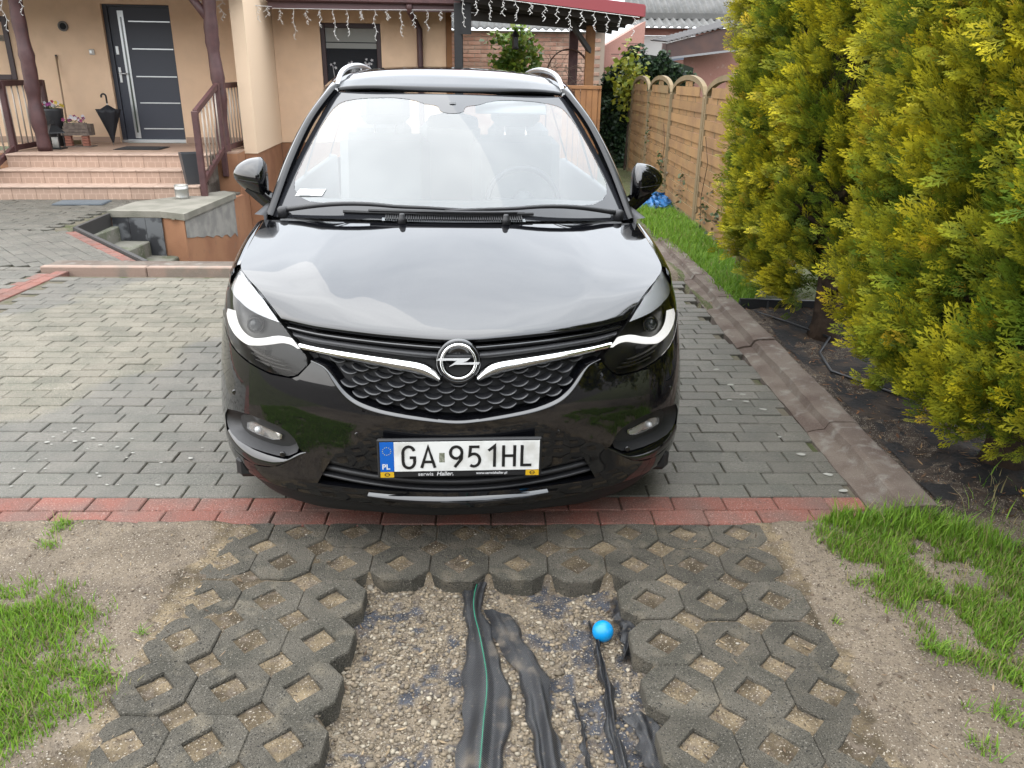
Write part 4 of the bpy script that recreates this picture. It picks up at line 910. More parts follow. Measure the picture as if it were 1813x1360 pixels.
# thin twigs, needles and dry leaf bits: litter under the hedge and on the sand
def litter(name, n, x0, x1, y0_, y1_, cols, l0, l1, label, z_off=.004):
    x = rng.uniform(x0, x1, n); y = rng.uniform(y0_, y1_, n); z = gz(x, y)+z_off*(.5+rng.random(n)); a = rng.random(n)*PI; l = l0+(l1-l0)*rng.random(n)**2; wv = l*(.08+.25*rng.random(n)**2); tl = (rng.random(n)-.5)*.7
    d = np.stack([np.cos(a), np.sin(a), tl], 1); e = np.stack([-np.sin(a), np.cos(a), (rng.random(n)-.5)*.5], 1); P = np.stack([x, y, z], 1)
    V = np.stack([P-d*l[:, None]/2, P+e*wv[:, None]/2, P+d*l[:, None]/2+np.array([0, 0, .003]), P-e*wv[:, None]/2], 1).reshape(-1, 3)
    F = (np.array([(0, 1, 2, 3)])[None]+(np.arange(n)*4)[:, None, None]).reshape(-1, 4)
    cc = np.array(cols)[rng.integers(0, len(cols), n)]*(.6+.8*rng.random((n, 1)))
    o = mk_np(name, V, F, lit_m, None, False, np.repeat(cc, 4, 0)); return tag(o, label, kind='stuff')
lit_m = pbr('dry litter', 'col', rough=.9, spec=.2)
litter('leaf_litter', 3800, 1.64, 3.0, 2.3, 5.45, [(.16, .075, .035), (.22, .11, .05), (.10, .06, .035), (.055, .04, .03), (.26, .17, .09), (.05, .045, .04)], .012, .06, 'brown dry leaf litter and needles under the hedge')
litter('dry_twigs', 1500, -2.2, 1.7, 1.3, 2.5, [(.20, .14, .09), (.28, .21, .13), (.10, .07, .045), (.07, .05, .035)], .006, .035, 'dry twig bits scattered on the sand')
litter('dry_straw', 420, 1.45, 2.1, 5.4, 9.0, [(.24, .17, .09), (.18, .12, .07)], .015, .05, 'dry straw along the grass by the fence', .01)
# fallen pale petals on the paving
petal_m = pbr('pale petal', (.33, .325, .285), rough=.8)
def petals(n, pts, parent=None):
    for (x, y, r) in pts:
        V = [(r*math.cos(t)*(1+.15*math.sin(3*t+x*9)), .62*r*math.sin(t)*(1+.15*math.cos(2*t+y*7)), 0) for t in np.linspace(0, 2*PI, 12)[:-1]]+[(0, 0, .0015)]
        o = mk('lichen_spot', V, [(i, (i+1) % 11, 11) for i in range(11)], petal_m, drive, loc=(x, y, .0042), rz=random.uniform(-.4, .4))
random.seed(12)
pp = [(1.17, 4.26, .020), (1.19, 4.02, .020), (1.22, 3.88, .017), (1.13, 3.80, .014), (1.21, 3.78, .016), (1.27, 3.68, .019), (1.29, 3.17, .020), (1.34, 2.98, .020), (1.35, 2.84, .020), (1.25, 3.35, .011)]
pp += [(random.uniform(-2.1, -1.35), random.uniform(2.78, 3.35), random.uniform(.004, .012)) for _ in range(30)]+[(random.uniform(-2.6, -1.0), random.uniform(2.78, 6.2), random.uniform(.003, .006)) for _ in range(20)]
petals(0, pp)
# ---------------------------------------------------------------- woven weed membrane in the dug-out strip
memb_m = pbr('woven black membrane', (.018, .019, .022), rough=.30, spec=.6, var=((11, (.11, .09, .068), .60, .70, 6), (120, (.15, .125, .092), .63, .70, 3)), bump=((260, .4, 3),))
nd, lk = nodes(memb_m); bs = [x for x in nd if x.type == 'BSDF_PRINCIPLED'][0]; wv_ = nd.new('ShaderNodeTexWave'); wv_.inputs['Scale'].default_value = 95; wv_.inputs['Distortion'].default_value = 1.2; wv_.bands_direction = 'DIAGONAL'
gg = nd.new('ShaderNodeNewGeometry'); lk.new(gg.outputs['Position'], wv_.inputs[0]); bu = nd.new('ShaderNodeBump'); bu.inputs['Strength'].default_value = .5; bu.inputs['Distance'].default_value = .003; lk.new(wv_.outputs[0], bu.inputs['Height'])
if bs.inputs['Normal'].links: lk.new(bs.inputs['Normal'].links[0].from_socket, bu.inputs['Normal'])
lk.new(bu.outputs[0], bs.inputs['Normal'])
thread_m = pbr('green thread', (.02, .30, .17), rough=.5)
def membrane(label, Lp, Rp, bulge, seed, thread=None, fray=0.):
    n, m_ = 46, 15; a = catm([(x, y, 0) for x, y in Lp], n); b = catm([(x, y, 0) for x, y in Rp], n); rg_ = np.random.default_rng(seed); ph = rg_.random(6)*6
    G_ = np.zeros((n, m_, 3))
    for i in range(n):
        for k in range(m_):
            t = k/(m_-1); p = a[i]*(1-t)+b[i]*t
            p = p+np.array([(.007*math.sin(i*.42+ph[0])+.005*math.sin(i*1.1+ph[5]))*(abs(t-.5)*2)**2, 0, 0])
            fold = .55*abs(math.sin(t*PI*1.5+ph[1]+.06*i))+.35*math.sin(t*9+ph[2]+i*.21)+.30*math.sin(i*.55+ph[3]+t*2)+.22*math.sin(i*1.15+ph[4]-t*5)
            z = float(gz(np.array([p[0]]), np.array([p[1]]))[0]); z = max(z, -.07)
            p[2] = z*.25-.056*.75+.007+bulge*math.sin(PI*t)**.5*(.45+.55*abs(math.sin(t*5.2+ph[1]+.5*math.sin(i*.13+ph[3])))+.35*math.sin(t*11+ph[2]+i*.07))+.0022*math.sin(i*.8+t*4+ph[4])
            G_[i, k] = p
    V = [tuple(p) for r_ in G_ for p in r_]; F = [(i*m_+k, i*m_+k+1, (i+1)*m_+k+1, (i+1)*m_+k) for i in range(n-1) for k in range(m_-1)]
    o = mk('weed_membrane', V, F, memb_m, None, True); tag(o, label, 'ground cover', 'torn weed membrane strips')
    if thread is not None:
        k = int(thread*(m_-1)); MB().tube([tuple(G_[i, k]+np.array([0, 0, .0025])) for i in range(n)], .0012, 4).build('green_thread', thread_m, o)
    if fray:
        V = []; F = []
        for i in range(140):
            j = rg_.integers(0, n-1); sd = rg_.random() < .7; p = G_[j, 0 if sd else m_-1]; q = p+np.array([(-1 if sd else 1)*(.008+.018*rg_.random()), (rg_.random()-.5)*.02, .004+.012*rg_.random()]); b_ = len(V)
            V += [tuple(p+np.array([0, -.0012, .003])), tuple(p+np.array([0, .0012, .003])), tuple(q)]; F.append((b_, b_+1, b_+2))
        mk('frayed_threads', V, F, memb_m, o)
    return o
membrane('widest black woven strip running from the pavers towards the viewer', [(-.150, 2.26), (-.14, 2.04), (-.125, 1.88), (-.125, 1.66), (-.125, 1.42), (-.12, 1.2)], [(-.06, 2.28), (-.085, 2.12), (-.045, 1.96), (.005, 1.77), (.0, 1.63), (-.01, 1.42), (-.01, 1.2)], .020, 1, .55, 1.)
membrane('black woven strip slanting out to the right of the widest strip', [(-.085, 2.11), (-.025, 1.93), (.035, 1.77), (.06, 1.63), (.07, 1.42), (.075, 1.2)], [(.01, 2.07), (.06, 1.94), (.10, 1.84), (.125, 1.65), (.145, 1.42), (.15, 1.2)], .016, 2, None, 1.)
membrane('narrow black strip below the blue ball', [(.243, 2.05), (.262, 1.94), (.262, 1.80), (.262, 1.65), (.275, 1.45), (.30, 1.25)], [(.255, 2.05), (.277, 1.94), (.290, 1.80), (.292, 1.65), (.31, 1.45), (.335, 1.25)], .013, 3, None, 0)
membrane('crumpled black scrap right of the blue ball at the paver edge', [(.335, 2.17), (.34, 2.08), (.345, 1.97), (.335, 1.88)], [(.385, 2.17), (.405, 2.08), (.395, 1.97), (.35, 1.88)], .016, 4, None, 1.)
membrane('short black scrap at the bottom right beside the pavers', [(.31, 1.66), (.335, 1.58), (.345, 1.46), (.36, 1.30)], [(.40, 1.66), (.40, 1.58), (.415, 1.46), (.42, 1.30)], .014, 5, None, 1.)
membrane('thin black sliver between two strips near the viewer', [(.183, 1.72), (.190, 1.62), (.196, 1.50), (.20, 1.3)], [(.188, 1.72), (.200, 1.62), (.210, 1.50), (.217, 1.3)], .010, 6, None, 0)
# ---------------------------------------------------------------- ball
ball = MB(); bl_ = empty('toy_ball', (.288, 1.985, -.028), 0, 'small bright blue plastic ball lying on the gravel', 'ball')
prof = [(max(.0006, .0325*math.sin(PI*k/24)), -.0325*math.cos(PI*k/24)) for k in range(25)]
sh = MB().lathe(prof, 36).build('shell', pbr('blue plastic', (.0, .30, .70), rough=.38, spec=.5, coord='obj', bump=((40, .05, 2),)), bl_, True)
tv, tf = torus(.0325, .0004, 40, 6); sm_ = mk('seam', tv, tf, pbr('blue plastic seam', (.0, .22, .55), rough=.5), bl_, True); sm_.rotation_euler = (R(20), R(35), 0)
# ---------------------------------------------------------------- grass
grass_m = pbr('grass blade', 'col', rough=.6, spec=.3, transl=.35)
def grass(name, pts, h0, h1, label, lean=.6, wd=.0016, yellow=.18):
    P = np.array(pts); n = len(P); h = h0+(h1-h0)*rng.random(n)**1.4; a = rng.random(n)*2*PI; ln = lean*(.25+rng.random(n)); d = np.stack([np.cos(a), np.sin(a)], 1); e = np.stack([-np.sin(a), np.cos(a)], 1); w_ = wd*(.7+.7*rng.random(n))
    z = gz(P[:, 0], P[:, 1])-.004
    def lev(t, k): 
        off = d*(ln*h*t**1.8)[:, None]; zz = z+h*t*(1-.28*ln*t)
        c_ = np.stack([P[:, 0]+off[:, 0], P[:, 1]+off[:, 1], zz], 1)
        s_ = np.stack([e[:, 0]*w_*k, e[:, 1]*w_*k, np.zeros(n)], 1); return c_-s_, c_+s_
    l0 = lev(0, 1); l1 = lev(.5, .85); l2 = lev(1, .06)
    V = np.stack([l0[0], l0[1], l1[0], l1[1], l2[0], l2[1]], 1).reshape(-1, 3)
    F = (np.array([(0, 1, 3, 2), (2, 3, 5, 4)])[None]+(np.arange(n)*6)[:, None, None]).reshape(-1, 4)
    base = np.array((.125, .275, .022)); al = np.array((.250, .410, .036)); ye = np.array((.34, .30, .13)); m1 = rng.random((n, 1)); c_ = base*(1-m1)+al*m1; c_ = np.where(rng.random((n, 1)) < yellow, ye*(.6+.5*m1), c_)*(.8+.4*rng.random((n, 1)))
    cc = np.repeat(c_, 6, 0)
    o = mk_np(name, V, F, grass_m, None, False, cc); return tag(o, label, kind='stuff')
def scatter_poly(P, n, jit=.04, dens=None):
    xs_ = [p[0] for p in P]; ys_ = [p[1] for p in P]; x = rng.uniform(min(xs_)-jit, max(xs_)+jit, n*3); y = rng.uniform(min(ys_)-jit, max(ys_)+jit, n*3)
    k = inpoly_np(x+rng.normal(0, jit*.45, len(x)), y+rng.normal(0, jit*.45, len(x)), P); x, y = x[k], y[k]
    if dens is not None: k = rng.random(len(x)) < dens(x, y); x, y = x[k], y[k]
    return np.stack([x, y], 1)[:n]
clump = lambda s, sd, lo=.3, hi=.6: (lambda x, y: np.clip(.04+1.3*sstep(lo, hi, vnoise(x, y, s, sd)*.65+.35*vnoise(x, y, s*.35, sd+1)), 0, 1))
GL = [(-2.6, 2.02), (-1.60, 2.07), (-1.52, 2.10), (-1.41, 2.08), (-1.24, 1.96), (-1.29, 1.88), (-1.26, 1.78), (-1.15, 1.74), (-1.09, 1.70), (-1.09, 1.62), (-1.16, 1.58), (-1.19, 1.50), (-1.22, 1.42), (-1.3, 1.2), (-2.6, 1.2)]
grass('grass', scatter_poly(GL, 60000, .085, clump(.12, 31, .18, .46)), .010, .046, 'green lawn tufts at the lower left beside the grass pavers')
GT = []
for (x, y, r, k) in ((-1.62, 2.50, .05, 120), (-1.63, 2.44, .03, 40), (-1.60, 2.36, .04, 60), (-1.16, 1.82, .03, 40), (-1.08, 1.90, .015, 16), (-1.13, 1.71, .05, 160), (1.29, 1.61, .04, 90), (1.18, 1.51, .04, 60), (1.21, 1.63, .02, 20), (1.0, 2.0, .02, 14), (1.24, 1.87, .05, 140), (1.14, 2.20, .03, 40)):
    q = rng.normal(0, r*.5, (k, 2))+np.array([x, y]); GT.append(q)
grass('grass_tufts', np.concatenate(GT), .015, .05, 'single small grass tufts on the bare sand', .9)
GRP = [(1.16, 2.68), (1.30, 2.72), (1.46, 2.72), (1.58, 2.66), (1.70, 2.52), (1.80, 2.38), (1.95, 2.1), (1.9, 1.2), (1.40, 1.25), (1.34, 1.58), (1.39, 1.78), (1.25, 1.86), (1.30, 2.02), (1.22, 2.10), (1.20, 2.25), (1.15, 2.45)]
grass('lawn', scatter_poly(GRP, 52000, .08, clump(.12, 41, .34, .60)), .010, .050, 'patchy lawn strip on the right in front of the kerb', .6, yellow=.26)
grass('tall_grass', np.concatenate([scatter_poly([(1.20, 2.52), (1.20, 2.70), (1.46, 2.74), (1.60, 2.66), (1.76, 2.50), (1.74, 2.36), (1.56, 2.46), (1.40, 2.52)], 3000, .05)]), .03, .105, 'tall grass tuft at the near end of the kerb', .55, .0020, .06)
GF = [(1.50, 9.9), (1.98, 10.6), (2.0, 8.6), (1.97, 7.1), (1.84, 5.9), (1.74, 5.52), (1.56, 5.52), (1.60, 6.3), (1.58, 6.9), (1.50, 7.4)]
grass('verge', scatter_poly(GF, 16000, .04, clump(.30, 51, .18, .40)), .04, .13, 'bright green grass verge along the wooden fence', .6, .0042, .05)
grass('bed_weeds', scatter_poly([(1.75, 2.2), (2.6, 2.2), (2.6, 3.4), (1.8, 3.0)], 500, .05, clump(.2, 61, .5, .7)), .03, .10, 'sparse weeds at the near end of the hedge bed', .7, .002, .3)
# ================================================================ HEDGE: golden thujas
leaf_m = pbr('thuja foliage', 'col', rough=.6, spec=.12, transl=.14)
bark_m = pbr('dark bark', (.075, .052, .038), rough=.95, spec=.1, var=((14, (.040, .030, .024), .42, .62),), bump=((30, .9, 4),))
def spray_template(seed, L_=1., nl=7):
    r = np.random.default_rng(seed); V = []; T = []
    def rh(p, d, l, w_):
        d = d/np.linalg.norm(d); e = np.array([-d[1], d[0]]); q = p+d*l
        return [p, p+d*l*.45+e*w_, q, p+d*l*.45-e*w_]
    pts = []; tt = []
    def add(p, d, l, w_, t0, t1, z0, z1):
        Q = rh(p, d, l, w_); zz = [z0, z0+(z1-z0)*.45, z1, z0+(z1-z0)*.45]; ts = [t0, t0+(t1-t0)*.45, t1, t0+(t1-t0)*.45]
        for q, z, t in zip(Q, zz, ts): V.append((q[0], q[1], z)); T.append(t)
    add(np.array([0, 0.]), np.array([0, 1.]), 1., .028, 0, 1, 0, .02)
    for k in range(nl):
        y = .12+.74*k/(nl-1); sd = 1 if k % 2 else -1; ang = R(38+10*r.random()); l = (.50-.34*abs(y-.30))*(.8+.4*r.random())*(1 if y < .8 else .7)
        d = np.array([sd*math.sin(ang), math.cos(ang)]); p = np.array([0, y]); zz = .05*(r.random()-.5)
        add(p, d, l, .034, y, min(1, y+l*.85), 0, zz)
        for j in (.38, .66):
            for s2 in (1, -1):
                if s2*sd < 0 and j > .5: continue
                a2 = R(32)*s2; d2 = np.array([d[0]*math.cos(a2)-d[1]*math.sin(a2), d[0]*math.sin(a2)+d[1]*math.cos(a2)]); add(p+d*l*j, d2, l*.46*(.8+.4*r.random()), .030, min(1, y+l*j*.8), min(1, y+l*(j+.4)*.85), zz*j, zz)
    V = np.array(V); V[:, 2] -= .16*(V[:, 1]**2)*0+.10*V[:, 0]**2
    return V, np.array(T)
TPL = [spray_template(s) for s in range(5)]
NVT = min(len(t[0]) for t in TPL); TPL = [(t[0][:NVT//4*4], t[1][:NVT//4*4]) for t in TPL]
def sprays(P, D, Nn, size, hue, name, parent):
    """P positions, D growth directions, Nn plane normals, size, hue in 0 (green) .. 1 (gold)"""
    n = len(P); D = D/np.linalg.norm(D, axis=1)[:, None]; B = np.cross(D, Nn); B /= np.linalg.norm(B, axis=1)[:, None]; Nn = np.cross(B, D)
    ti = rng.integers(0, len(TPL), n); TV = np.stack([t[0] for t in TPL]); TT = np.stack([t[1] for t in TPL]); v = TV[ti]; t = TT[ti]; m_ = v.shape[1]
    V = P[:, None]+(v[..., 0:1]*B[:, None]+v[..., 1:2]*D[:, None]+v[..., 2:3]*Nn[:, None])*size[:, None, None]
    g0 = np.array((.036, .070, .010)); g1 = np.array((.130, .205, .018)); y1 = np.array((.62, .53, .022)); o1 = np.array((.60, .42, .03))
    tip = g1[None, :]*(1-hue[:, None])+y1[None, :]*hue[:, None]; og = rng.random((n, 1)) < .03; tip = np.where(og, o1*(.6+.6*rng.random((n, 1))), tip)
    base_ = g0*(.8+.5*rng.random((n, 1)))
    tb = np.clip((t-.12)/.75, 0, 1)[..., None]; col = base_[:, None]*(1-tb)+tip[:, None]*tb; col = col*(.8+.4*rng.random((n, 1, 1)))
    F = np.arange(n*m_, dtype=np.int32).reshape(-1, 4)
    return mk_np(name, V.reshape(-1, 3), F, leaf_m, parent, False, col.reshape(-1, 3))
def n3(x, y, z, s, sd): return (vnoise(x+z*.37, y+z*.61, s, sd)+vnoise(y-x*.3, z+x*.5, s, sd+7)+vnoise(z, x+y*.45, s, sd+13))/3
def thuja(name, label, cx_, cyy, ax, ay, zb, zt, trunk, n, seed, botf):
    t = empty(name, (trunk[0], trunk[1], 0), 0, label, 'tree', 'clipped golden thujas of the hedge'); o3 = np.array([trunk[0], trunk[1], 0.])
    r = np.random.default_rng(seed)
    # tufts sit on a boxy clipped crown; every tuft fans out into sprays, dark gaps stay between the tufts
    ex = 3.2; nc = n//20
    def shell(m):
        th = r.uniform(0, 2*PI, m*8); ct, st_ = np.cos(th), np.sin(th); k = (np.abs(ct)**ex+np.abs(st_)**ex)**(-1/ex); ux, uy = ct*k, st_*k
        w_ = np.where(ux < .35, 1., .12)*np.hypot(ax*st_, ay*ct); keep = r.random(len(th)) < w_/w_.max(); ux, uy = ux[keep][:m], uy[keep][:m]; m = len(ux)
        z = zb+(zt-zb)*r.random(m); wb = .74+.26*sstep(0, .40, z-zb-botf(cyy+ay*uy))-.25*sstep(.90, 1.0, (z-zb)/(zt-zb))
        nxv, nyv = np.sign(ux)*np.abs(ux)**(ex-1)/ax, np.sign(uy)*np.abs(uy)**(ex-1)/ay; nl = np.hypot(nxv, nyv); nxv, nyv = nxv/nl, nyv/nl
        X = cx_+ax*ux*wb; Y = cyy+ay*uy*(.90+.10*(wb-.74)/.26)*(1+.05*(z-.8)); return X, Y, z, nxv, nyv
    X, Y, z, nxv, nyv = shell(nc); m = len(X)
    dc = .10*(n3(X, Y, z, .24, seed)-.5)*2-r.random(m)**1.2*.14
    X, Y = X+nxv*dc, Y+nyv*dc; ok = z > zb+botf(Y)+.05*r.random(m); X, Y, z, nxv, nyv, dc = [q[ok] for q in (X, Y, z, nxv, nyv, dc)]; m = len(X)
    Dc = np.stack([nxv*.70, nyv*.70, np.full(m, .50)], 1)+r.normal(0, .26, (m, 3))+np.array([0, .10, 0]); Dc /= np.linalg.norm(Dc, axis=1)[:, None]
    hc_ = np.clip(.60+1.5*(n3(X, Y, z, .30, seed+9)-.5)+r.normal(0, .20, m)+dc*2.0, 0, 1); sc_ = .75+.6*r.random(m)  # tufts set deeper get a greener hue, deepening the shaded gaps by colour
    rep = 21; ci = np.repeat(np.arange(m), rep); N_ = len(ci); u = r.random(N_)
    lat = r.normal(0, .030, (N_, 3)); P = np.stack([X, Y, z], 1)[ci]+Dc[ci]*((u-.35)*.13*sc_[ci])[:, None]+lat*sc_[ci][:, None]
    D = Dc[ci]+lat*7+r.normal(0, .22, (N_, 3)); tang = np.stack([-nyv, nxv, np.zeros(m)], 1)[ci]; Nn = tang*.9+r.normal(0, .5, (N_, 3))+np.array([0, 0, .35])
    size = (.050+.050*r.random(N_))*sc_[ci]; hue = np.clip(hc_[ci]+.55*(u-.55)+r.normal(0, .12, N_), 0, 1)
    # sprays further in, coloured dark green to deepen the shade inside the crown
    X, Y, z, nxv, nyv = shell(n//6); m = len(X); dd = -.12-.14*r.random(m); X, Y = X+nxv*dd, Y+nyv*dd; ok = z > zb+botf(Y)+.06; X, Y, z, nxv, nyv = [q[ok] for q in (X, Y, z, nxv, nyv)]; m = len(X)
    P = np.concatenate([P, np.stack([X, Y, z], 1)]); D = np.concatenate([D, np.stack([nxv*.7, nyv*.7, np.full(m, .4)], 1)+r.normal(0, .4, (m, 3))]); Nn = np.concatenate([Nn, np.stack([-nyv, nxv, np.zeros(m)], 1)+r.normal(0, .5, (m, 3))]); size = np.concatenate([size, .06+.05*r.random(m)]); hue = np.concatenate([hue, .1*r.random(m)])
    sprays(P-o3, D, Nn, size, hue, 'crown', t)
    # inner dead twigs: brown mass behind the foliage
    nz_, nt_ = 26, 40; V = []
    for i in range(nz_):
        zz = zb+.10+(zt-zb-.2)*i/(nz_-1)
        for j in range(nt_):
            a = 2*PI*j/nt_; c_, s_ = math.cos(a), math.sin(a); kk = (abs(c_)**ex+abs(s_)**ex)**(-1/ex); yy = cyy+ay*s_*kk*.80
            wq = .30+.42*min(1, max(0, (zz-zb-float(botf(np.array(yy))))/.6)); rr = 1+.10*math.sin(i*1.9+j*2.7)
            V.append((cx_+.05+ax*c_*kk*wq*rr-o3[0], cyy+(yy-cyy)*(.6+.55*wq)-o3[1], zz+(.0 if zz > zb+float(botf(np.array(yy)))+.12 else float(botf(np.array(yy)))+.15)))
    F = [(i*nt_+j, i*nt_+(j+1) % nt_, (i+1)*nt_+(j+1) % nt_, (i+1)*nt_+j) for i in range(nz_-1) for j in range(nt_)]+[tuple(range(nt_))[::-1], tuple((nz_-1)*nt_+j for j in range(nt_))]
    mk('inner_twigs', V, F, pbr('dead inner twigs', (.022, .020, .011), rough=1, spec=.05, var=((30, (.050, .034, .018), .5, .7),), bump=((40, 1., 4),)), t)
    tr = [(0, 0, -.05), (.01, 0, .12), (.0, .02, .5), (.03, .0, 1.0), (.02, .03, 1.7), (.0, 0, 2.2)]
    MB().tube(tr, [.115, .085, .070, .06, .045, .02], 10).build('trunk', bark_m, t, True)
    for j in range(9):
        z0 = .30+.18*j; a = j*2.4+seed; l = .38; MB().tube([(0, 0, z0), (.5*l*math.cos(a), .5*l*math.sin(a)*1.6, z0+.12), (l*math.cos(a), l*1.8*math.sin(a), z0+.32)], [.022, .014, .006], 6).build('limb', bark_m, t, True)
    return t
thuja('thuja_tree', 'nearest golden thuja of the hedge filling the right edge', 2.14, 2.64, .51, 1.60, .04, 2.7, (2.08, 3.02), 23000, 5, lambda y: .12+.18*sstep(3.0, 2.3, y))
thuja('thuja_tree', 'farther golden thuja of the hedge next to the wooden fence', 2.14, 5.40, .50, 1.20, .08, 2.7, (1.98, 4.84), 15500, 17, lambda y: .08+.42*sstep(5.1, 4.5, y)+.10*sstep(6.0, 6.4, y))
# black plastic lawn edging across the bed and a drip hose
ed = empty('lawn_edging', (1.62, 5.50, 0), R(-4), 'black plastic lawn edging between grass and hedge bed', 'edging'); bp = pbr('black edging plastic', (.012, .013, .016), rough=.45)
for k in range(4): box('edging_panel', (k*.20+.002, (k+1)*.20-.002, -.008, .008, -.04, .085), bp, ed); box('edging_rib', (k*.20-.006, k*.20+.006, -.014, -.0085, -.03, .080), pbr('grey edging', (.05, .055, .06), rough=.5), ed)
box('edging_rim', (0, .8, -.012, .012, .086, .096), bp, ed)
hose = tag(MB().tube([(1.70, 5.30, .05), (1.80, 5.0, .075), (1.98, 4.72, .06), (1.82, 4.45, .05), (1.76, 4.10, .06), (1.98, 3.8, .05), (2.3, 3.5, .06)], .008, 6).build('drip_hose', bp, None, True), 'thin black hose winding through the bed under the hedge', 'hose')
sheet = [(1.68, 5.35), (1.70, 3.0), (1.85, 2.75), (2.7, 2.7), (2.7, 5.4)]
xsu = np.arange(1.68, 2.75, .05); ysu = np.arange(2.75, 5.42, .05); V = []
for y in ysu:
    for x in xsu: V.append((x, y, float(gz(np.array([x]), np.array([y]))[0])+.018*float(vnoise(np.array([x]), np.array([y]), .14, 71)[0]+.5*vnoise(np.array([x]), np.array([y]), .05, 72)[0])-.012))
nxs = len(xsu); F = [(j*nxs+i, j*nxs+i+1, (j+1)*nxs+i+1, (j+1)*nxs+i) for j in range(len(ysu)-1) for i in range(nxs-1)]
tag(mk('bed_membrane', V, F, pbr('soiled bed membrane', (.020, .019, .019), rough=.85, spec=.2, var=((7, (.060, .044, .032), .48, .64, 6),), bump=((60, .8, 4),)), None, True), 'wrinkled black membrane covering the bed under the hedge', 'ground cover')
# ================================================================ HOUSE with porch
HA = R(6); HO = (-5.7, 13.05)
def hw(x, y, z=0.): return (HO[0]+x*math.cos(HA)-y*math.sin(HA), HO[1]+x*math.sin(HA)+y*math.cos(HA), z)
stucco = pbr('peach stucco', (1.0, .715, .49), rough=.92, spec=.15, var=((1.4, (.93, .65, .435), .4, .7, 5), (5, (.90, .64, .44), .4, .7, 5),), bump=((220, .35, 3),))
stucco2 = pbr('pale peach stucco', (1.0, .76, .54), rough=.92, spec=.15, bump=((220, .35, 3),))
plinth_m = pbr('orange plinth plaster', (.42, .215, .120), rough=.92, spec=.15, var=((2.2, (.34, .165, .095), .42, .66, 5), (9, (.30, .17, .11), .6, .75, 4)), bump=((90, .5, 4),))
brown_w = pbr('dark red brown wood', (.105, .042, .040), rough=.55, var=((9, (.075, .030, .030), .4, .65, 4),), bump=((30, .3, 3),))
navy = pbr('anthracite door', (.050, .056, .076), rough=.45); steel = pbr('brushed steel', (.60, .61, .60), rough=.3, metal=.9)
house = empty('house', (*HO, 0), HA, 'peach rendered house with anthracite door and covered porch', 'house')
box('wall', (-4.2, -.52, 0, .30, .45, 2.9), stucco, house); box('wall', (.47, 1.60, 0, .30, .45, 2.9), stucco, house); box('wall', (-.52, .47, .004, .296, 2.50, 2.896), stucco, house)
box('wall', (1.595, 1.78, -1.10, 1.10, .45, 2.9), stucco2, house); box('plinth', (1.60, 1.765, -1.09, 1.10, -1.3, .447), plinth_m, house)
box('wall', (1.784, 2.55, 1.06, 1.34, .45, 2.9), stucco, house); box('wall', (3.55, 4.64, 1.06, 1.34, .45, 2.9), stucco, house); box('wall', (2.55, 3.55, 1.064, 1.336, 2.36, 2.896), stucco, house); box('wall', (2.55, 3.55, 1.064, 1.336, .454, 1.15), stucco, house)
box('plinth', (1.77, 4.62, 1.075, 1.34, -1.3, .447), plinth_m, house)
box('porch_base', (-1.62, 1.597, -1.60, -.002, -1.3, .485), plinth_m, house); box('side_wall', (4.34, 4.64, 1.344, 8.0, -.2, 2.9), stucco, house)
box('skirting', (-4.2, -.53, -.012, -.001, .511, .60), pbr('skirting tile', (.42, .28, .20), rough=.7), house); box('skirting', (.48, 1.594, -.012, -.001, .511, .60), bpy.data.materials['skirting tile'], house)
box('porch_floor', (-1.66, 1.594, -1.57, -.014, .486, .508), pbr('porch tile', (.46, .31, .22), rough=.6, var=((5, (.38, .25, .18), .4, .65),)), house)
# door
door = box('door', (-.452, .452, .095, .135, .555, 2.470), navy, house, ch=.004)
for b in ((-.518, -.454, .07, .16, .53, 2.498), (.454, .469, .07, .16, .53, 2.498), (-.453, .453, .071, .159, 2.472, 2.497)): box('door_frame', b, navy, door)
box('threshold', (-.515, .465, .03, .16, .512, .552), steel, door)
box('glass_strip', (-.290, -.262, .088, .0945, .66, 2.33), pbr('door glass', (.10, .12, .10), rough=.04, ior=1.8), door); 
for b in ((-.320, -.2905, .086, .0945, .575, 2.415), (-.2615, -.235, .086, .0945, .575, 2.415), (-.290, -.262, .086, .0945, 2.331, 2.415), (-.290, -.262, .086, .0945, .575, .659)): box('glass_trim', b, steel, door)
for z in (2.27, 1.885, 1.49, 1.105, .72): box('metal_bar', (-.175, .43, .090, .0945, z-.008, z+.008), steel, door)
box('handle_plate', (-.425, -.385, .084, .0945, 1.40, 1.62), steel, door, ch=.003); box('lock_plate', (-.42, -.375, .085, .0945, 1.80, 1.92), steel, door, ch=.003)
MB().tube([(-.405, .086, 1.535), (-.405, .03, 1.535), (-.39, .022, 1.533), (-.29, .022, 1.528)], .011, 8).build('door_handle', steel, door, True)
for sx in (-.5185, .4645): pass
# round vent and doorbell
v_ = MB().lathe([(.001, -.012), (.050, -.014), (.056, -.03), (.070, -.03), (.072, -.001)], 24, (0, 0, 0), 'y').build('wall_vent', pbr('vent grey', (.22, .20, .18), rough=.5), house, True, loc=(-1.09, 0, 2.18))
MB().lathe([(.001, -.0155), (.046, -.0155)], 20, (0, 0, 0), 'y').build('vent_opening', darkp, v_)
db = box('doorbell', (-.775, -.70, -.022, -.001, 1.79, 1.87), pbr('bell white', (.62, .58, .52), rough=.4), house, ch=.004); box('bell_button', (-.765, -.735, -.027, -.0225, 1.815, 1.85), steel, db)
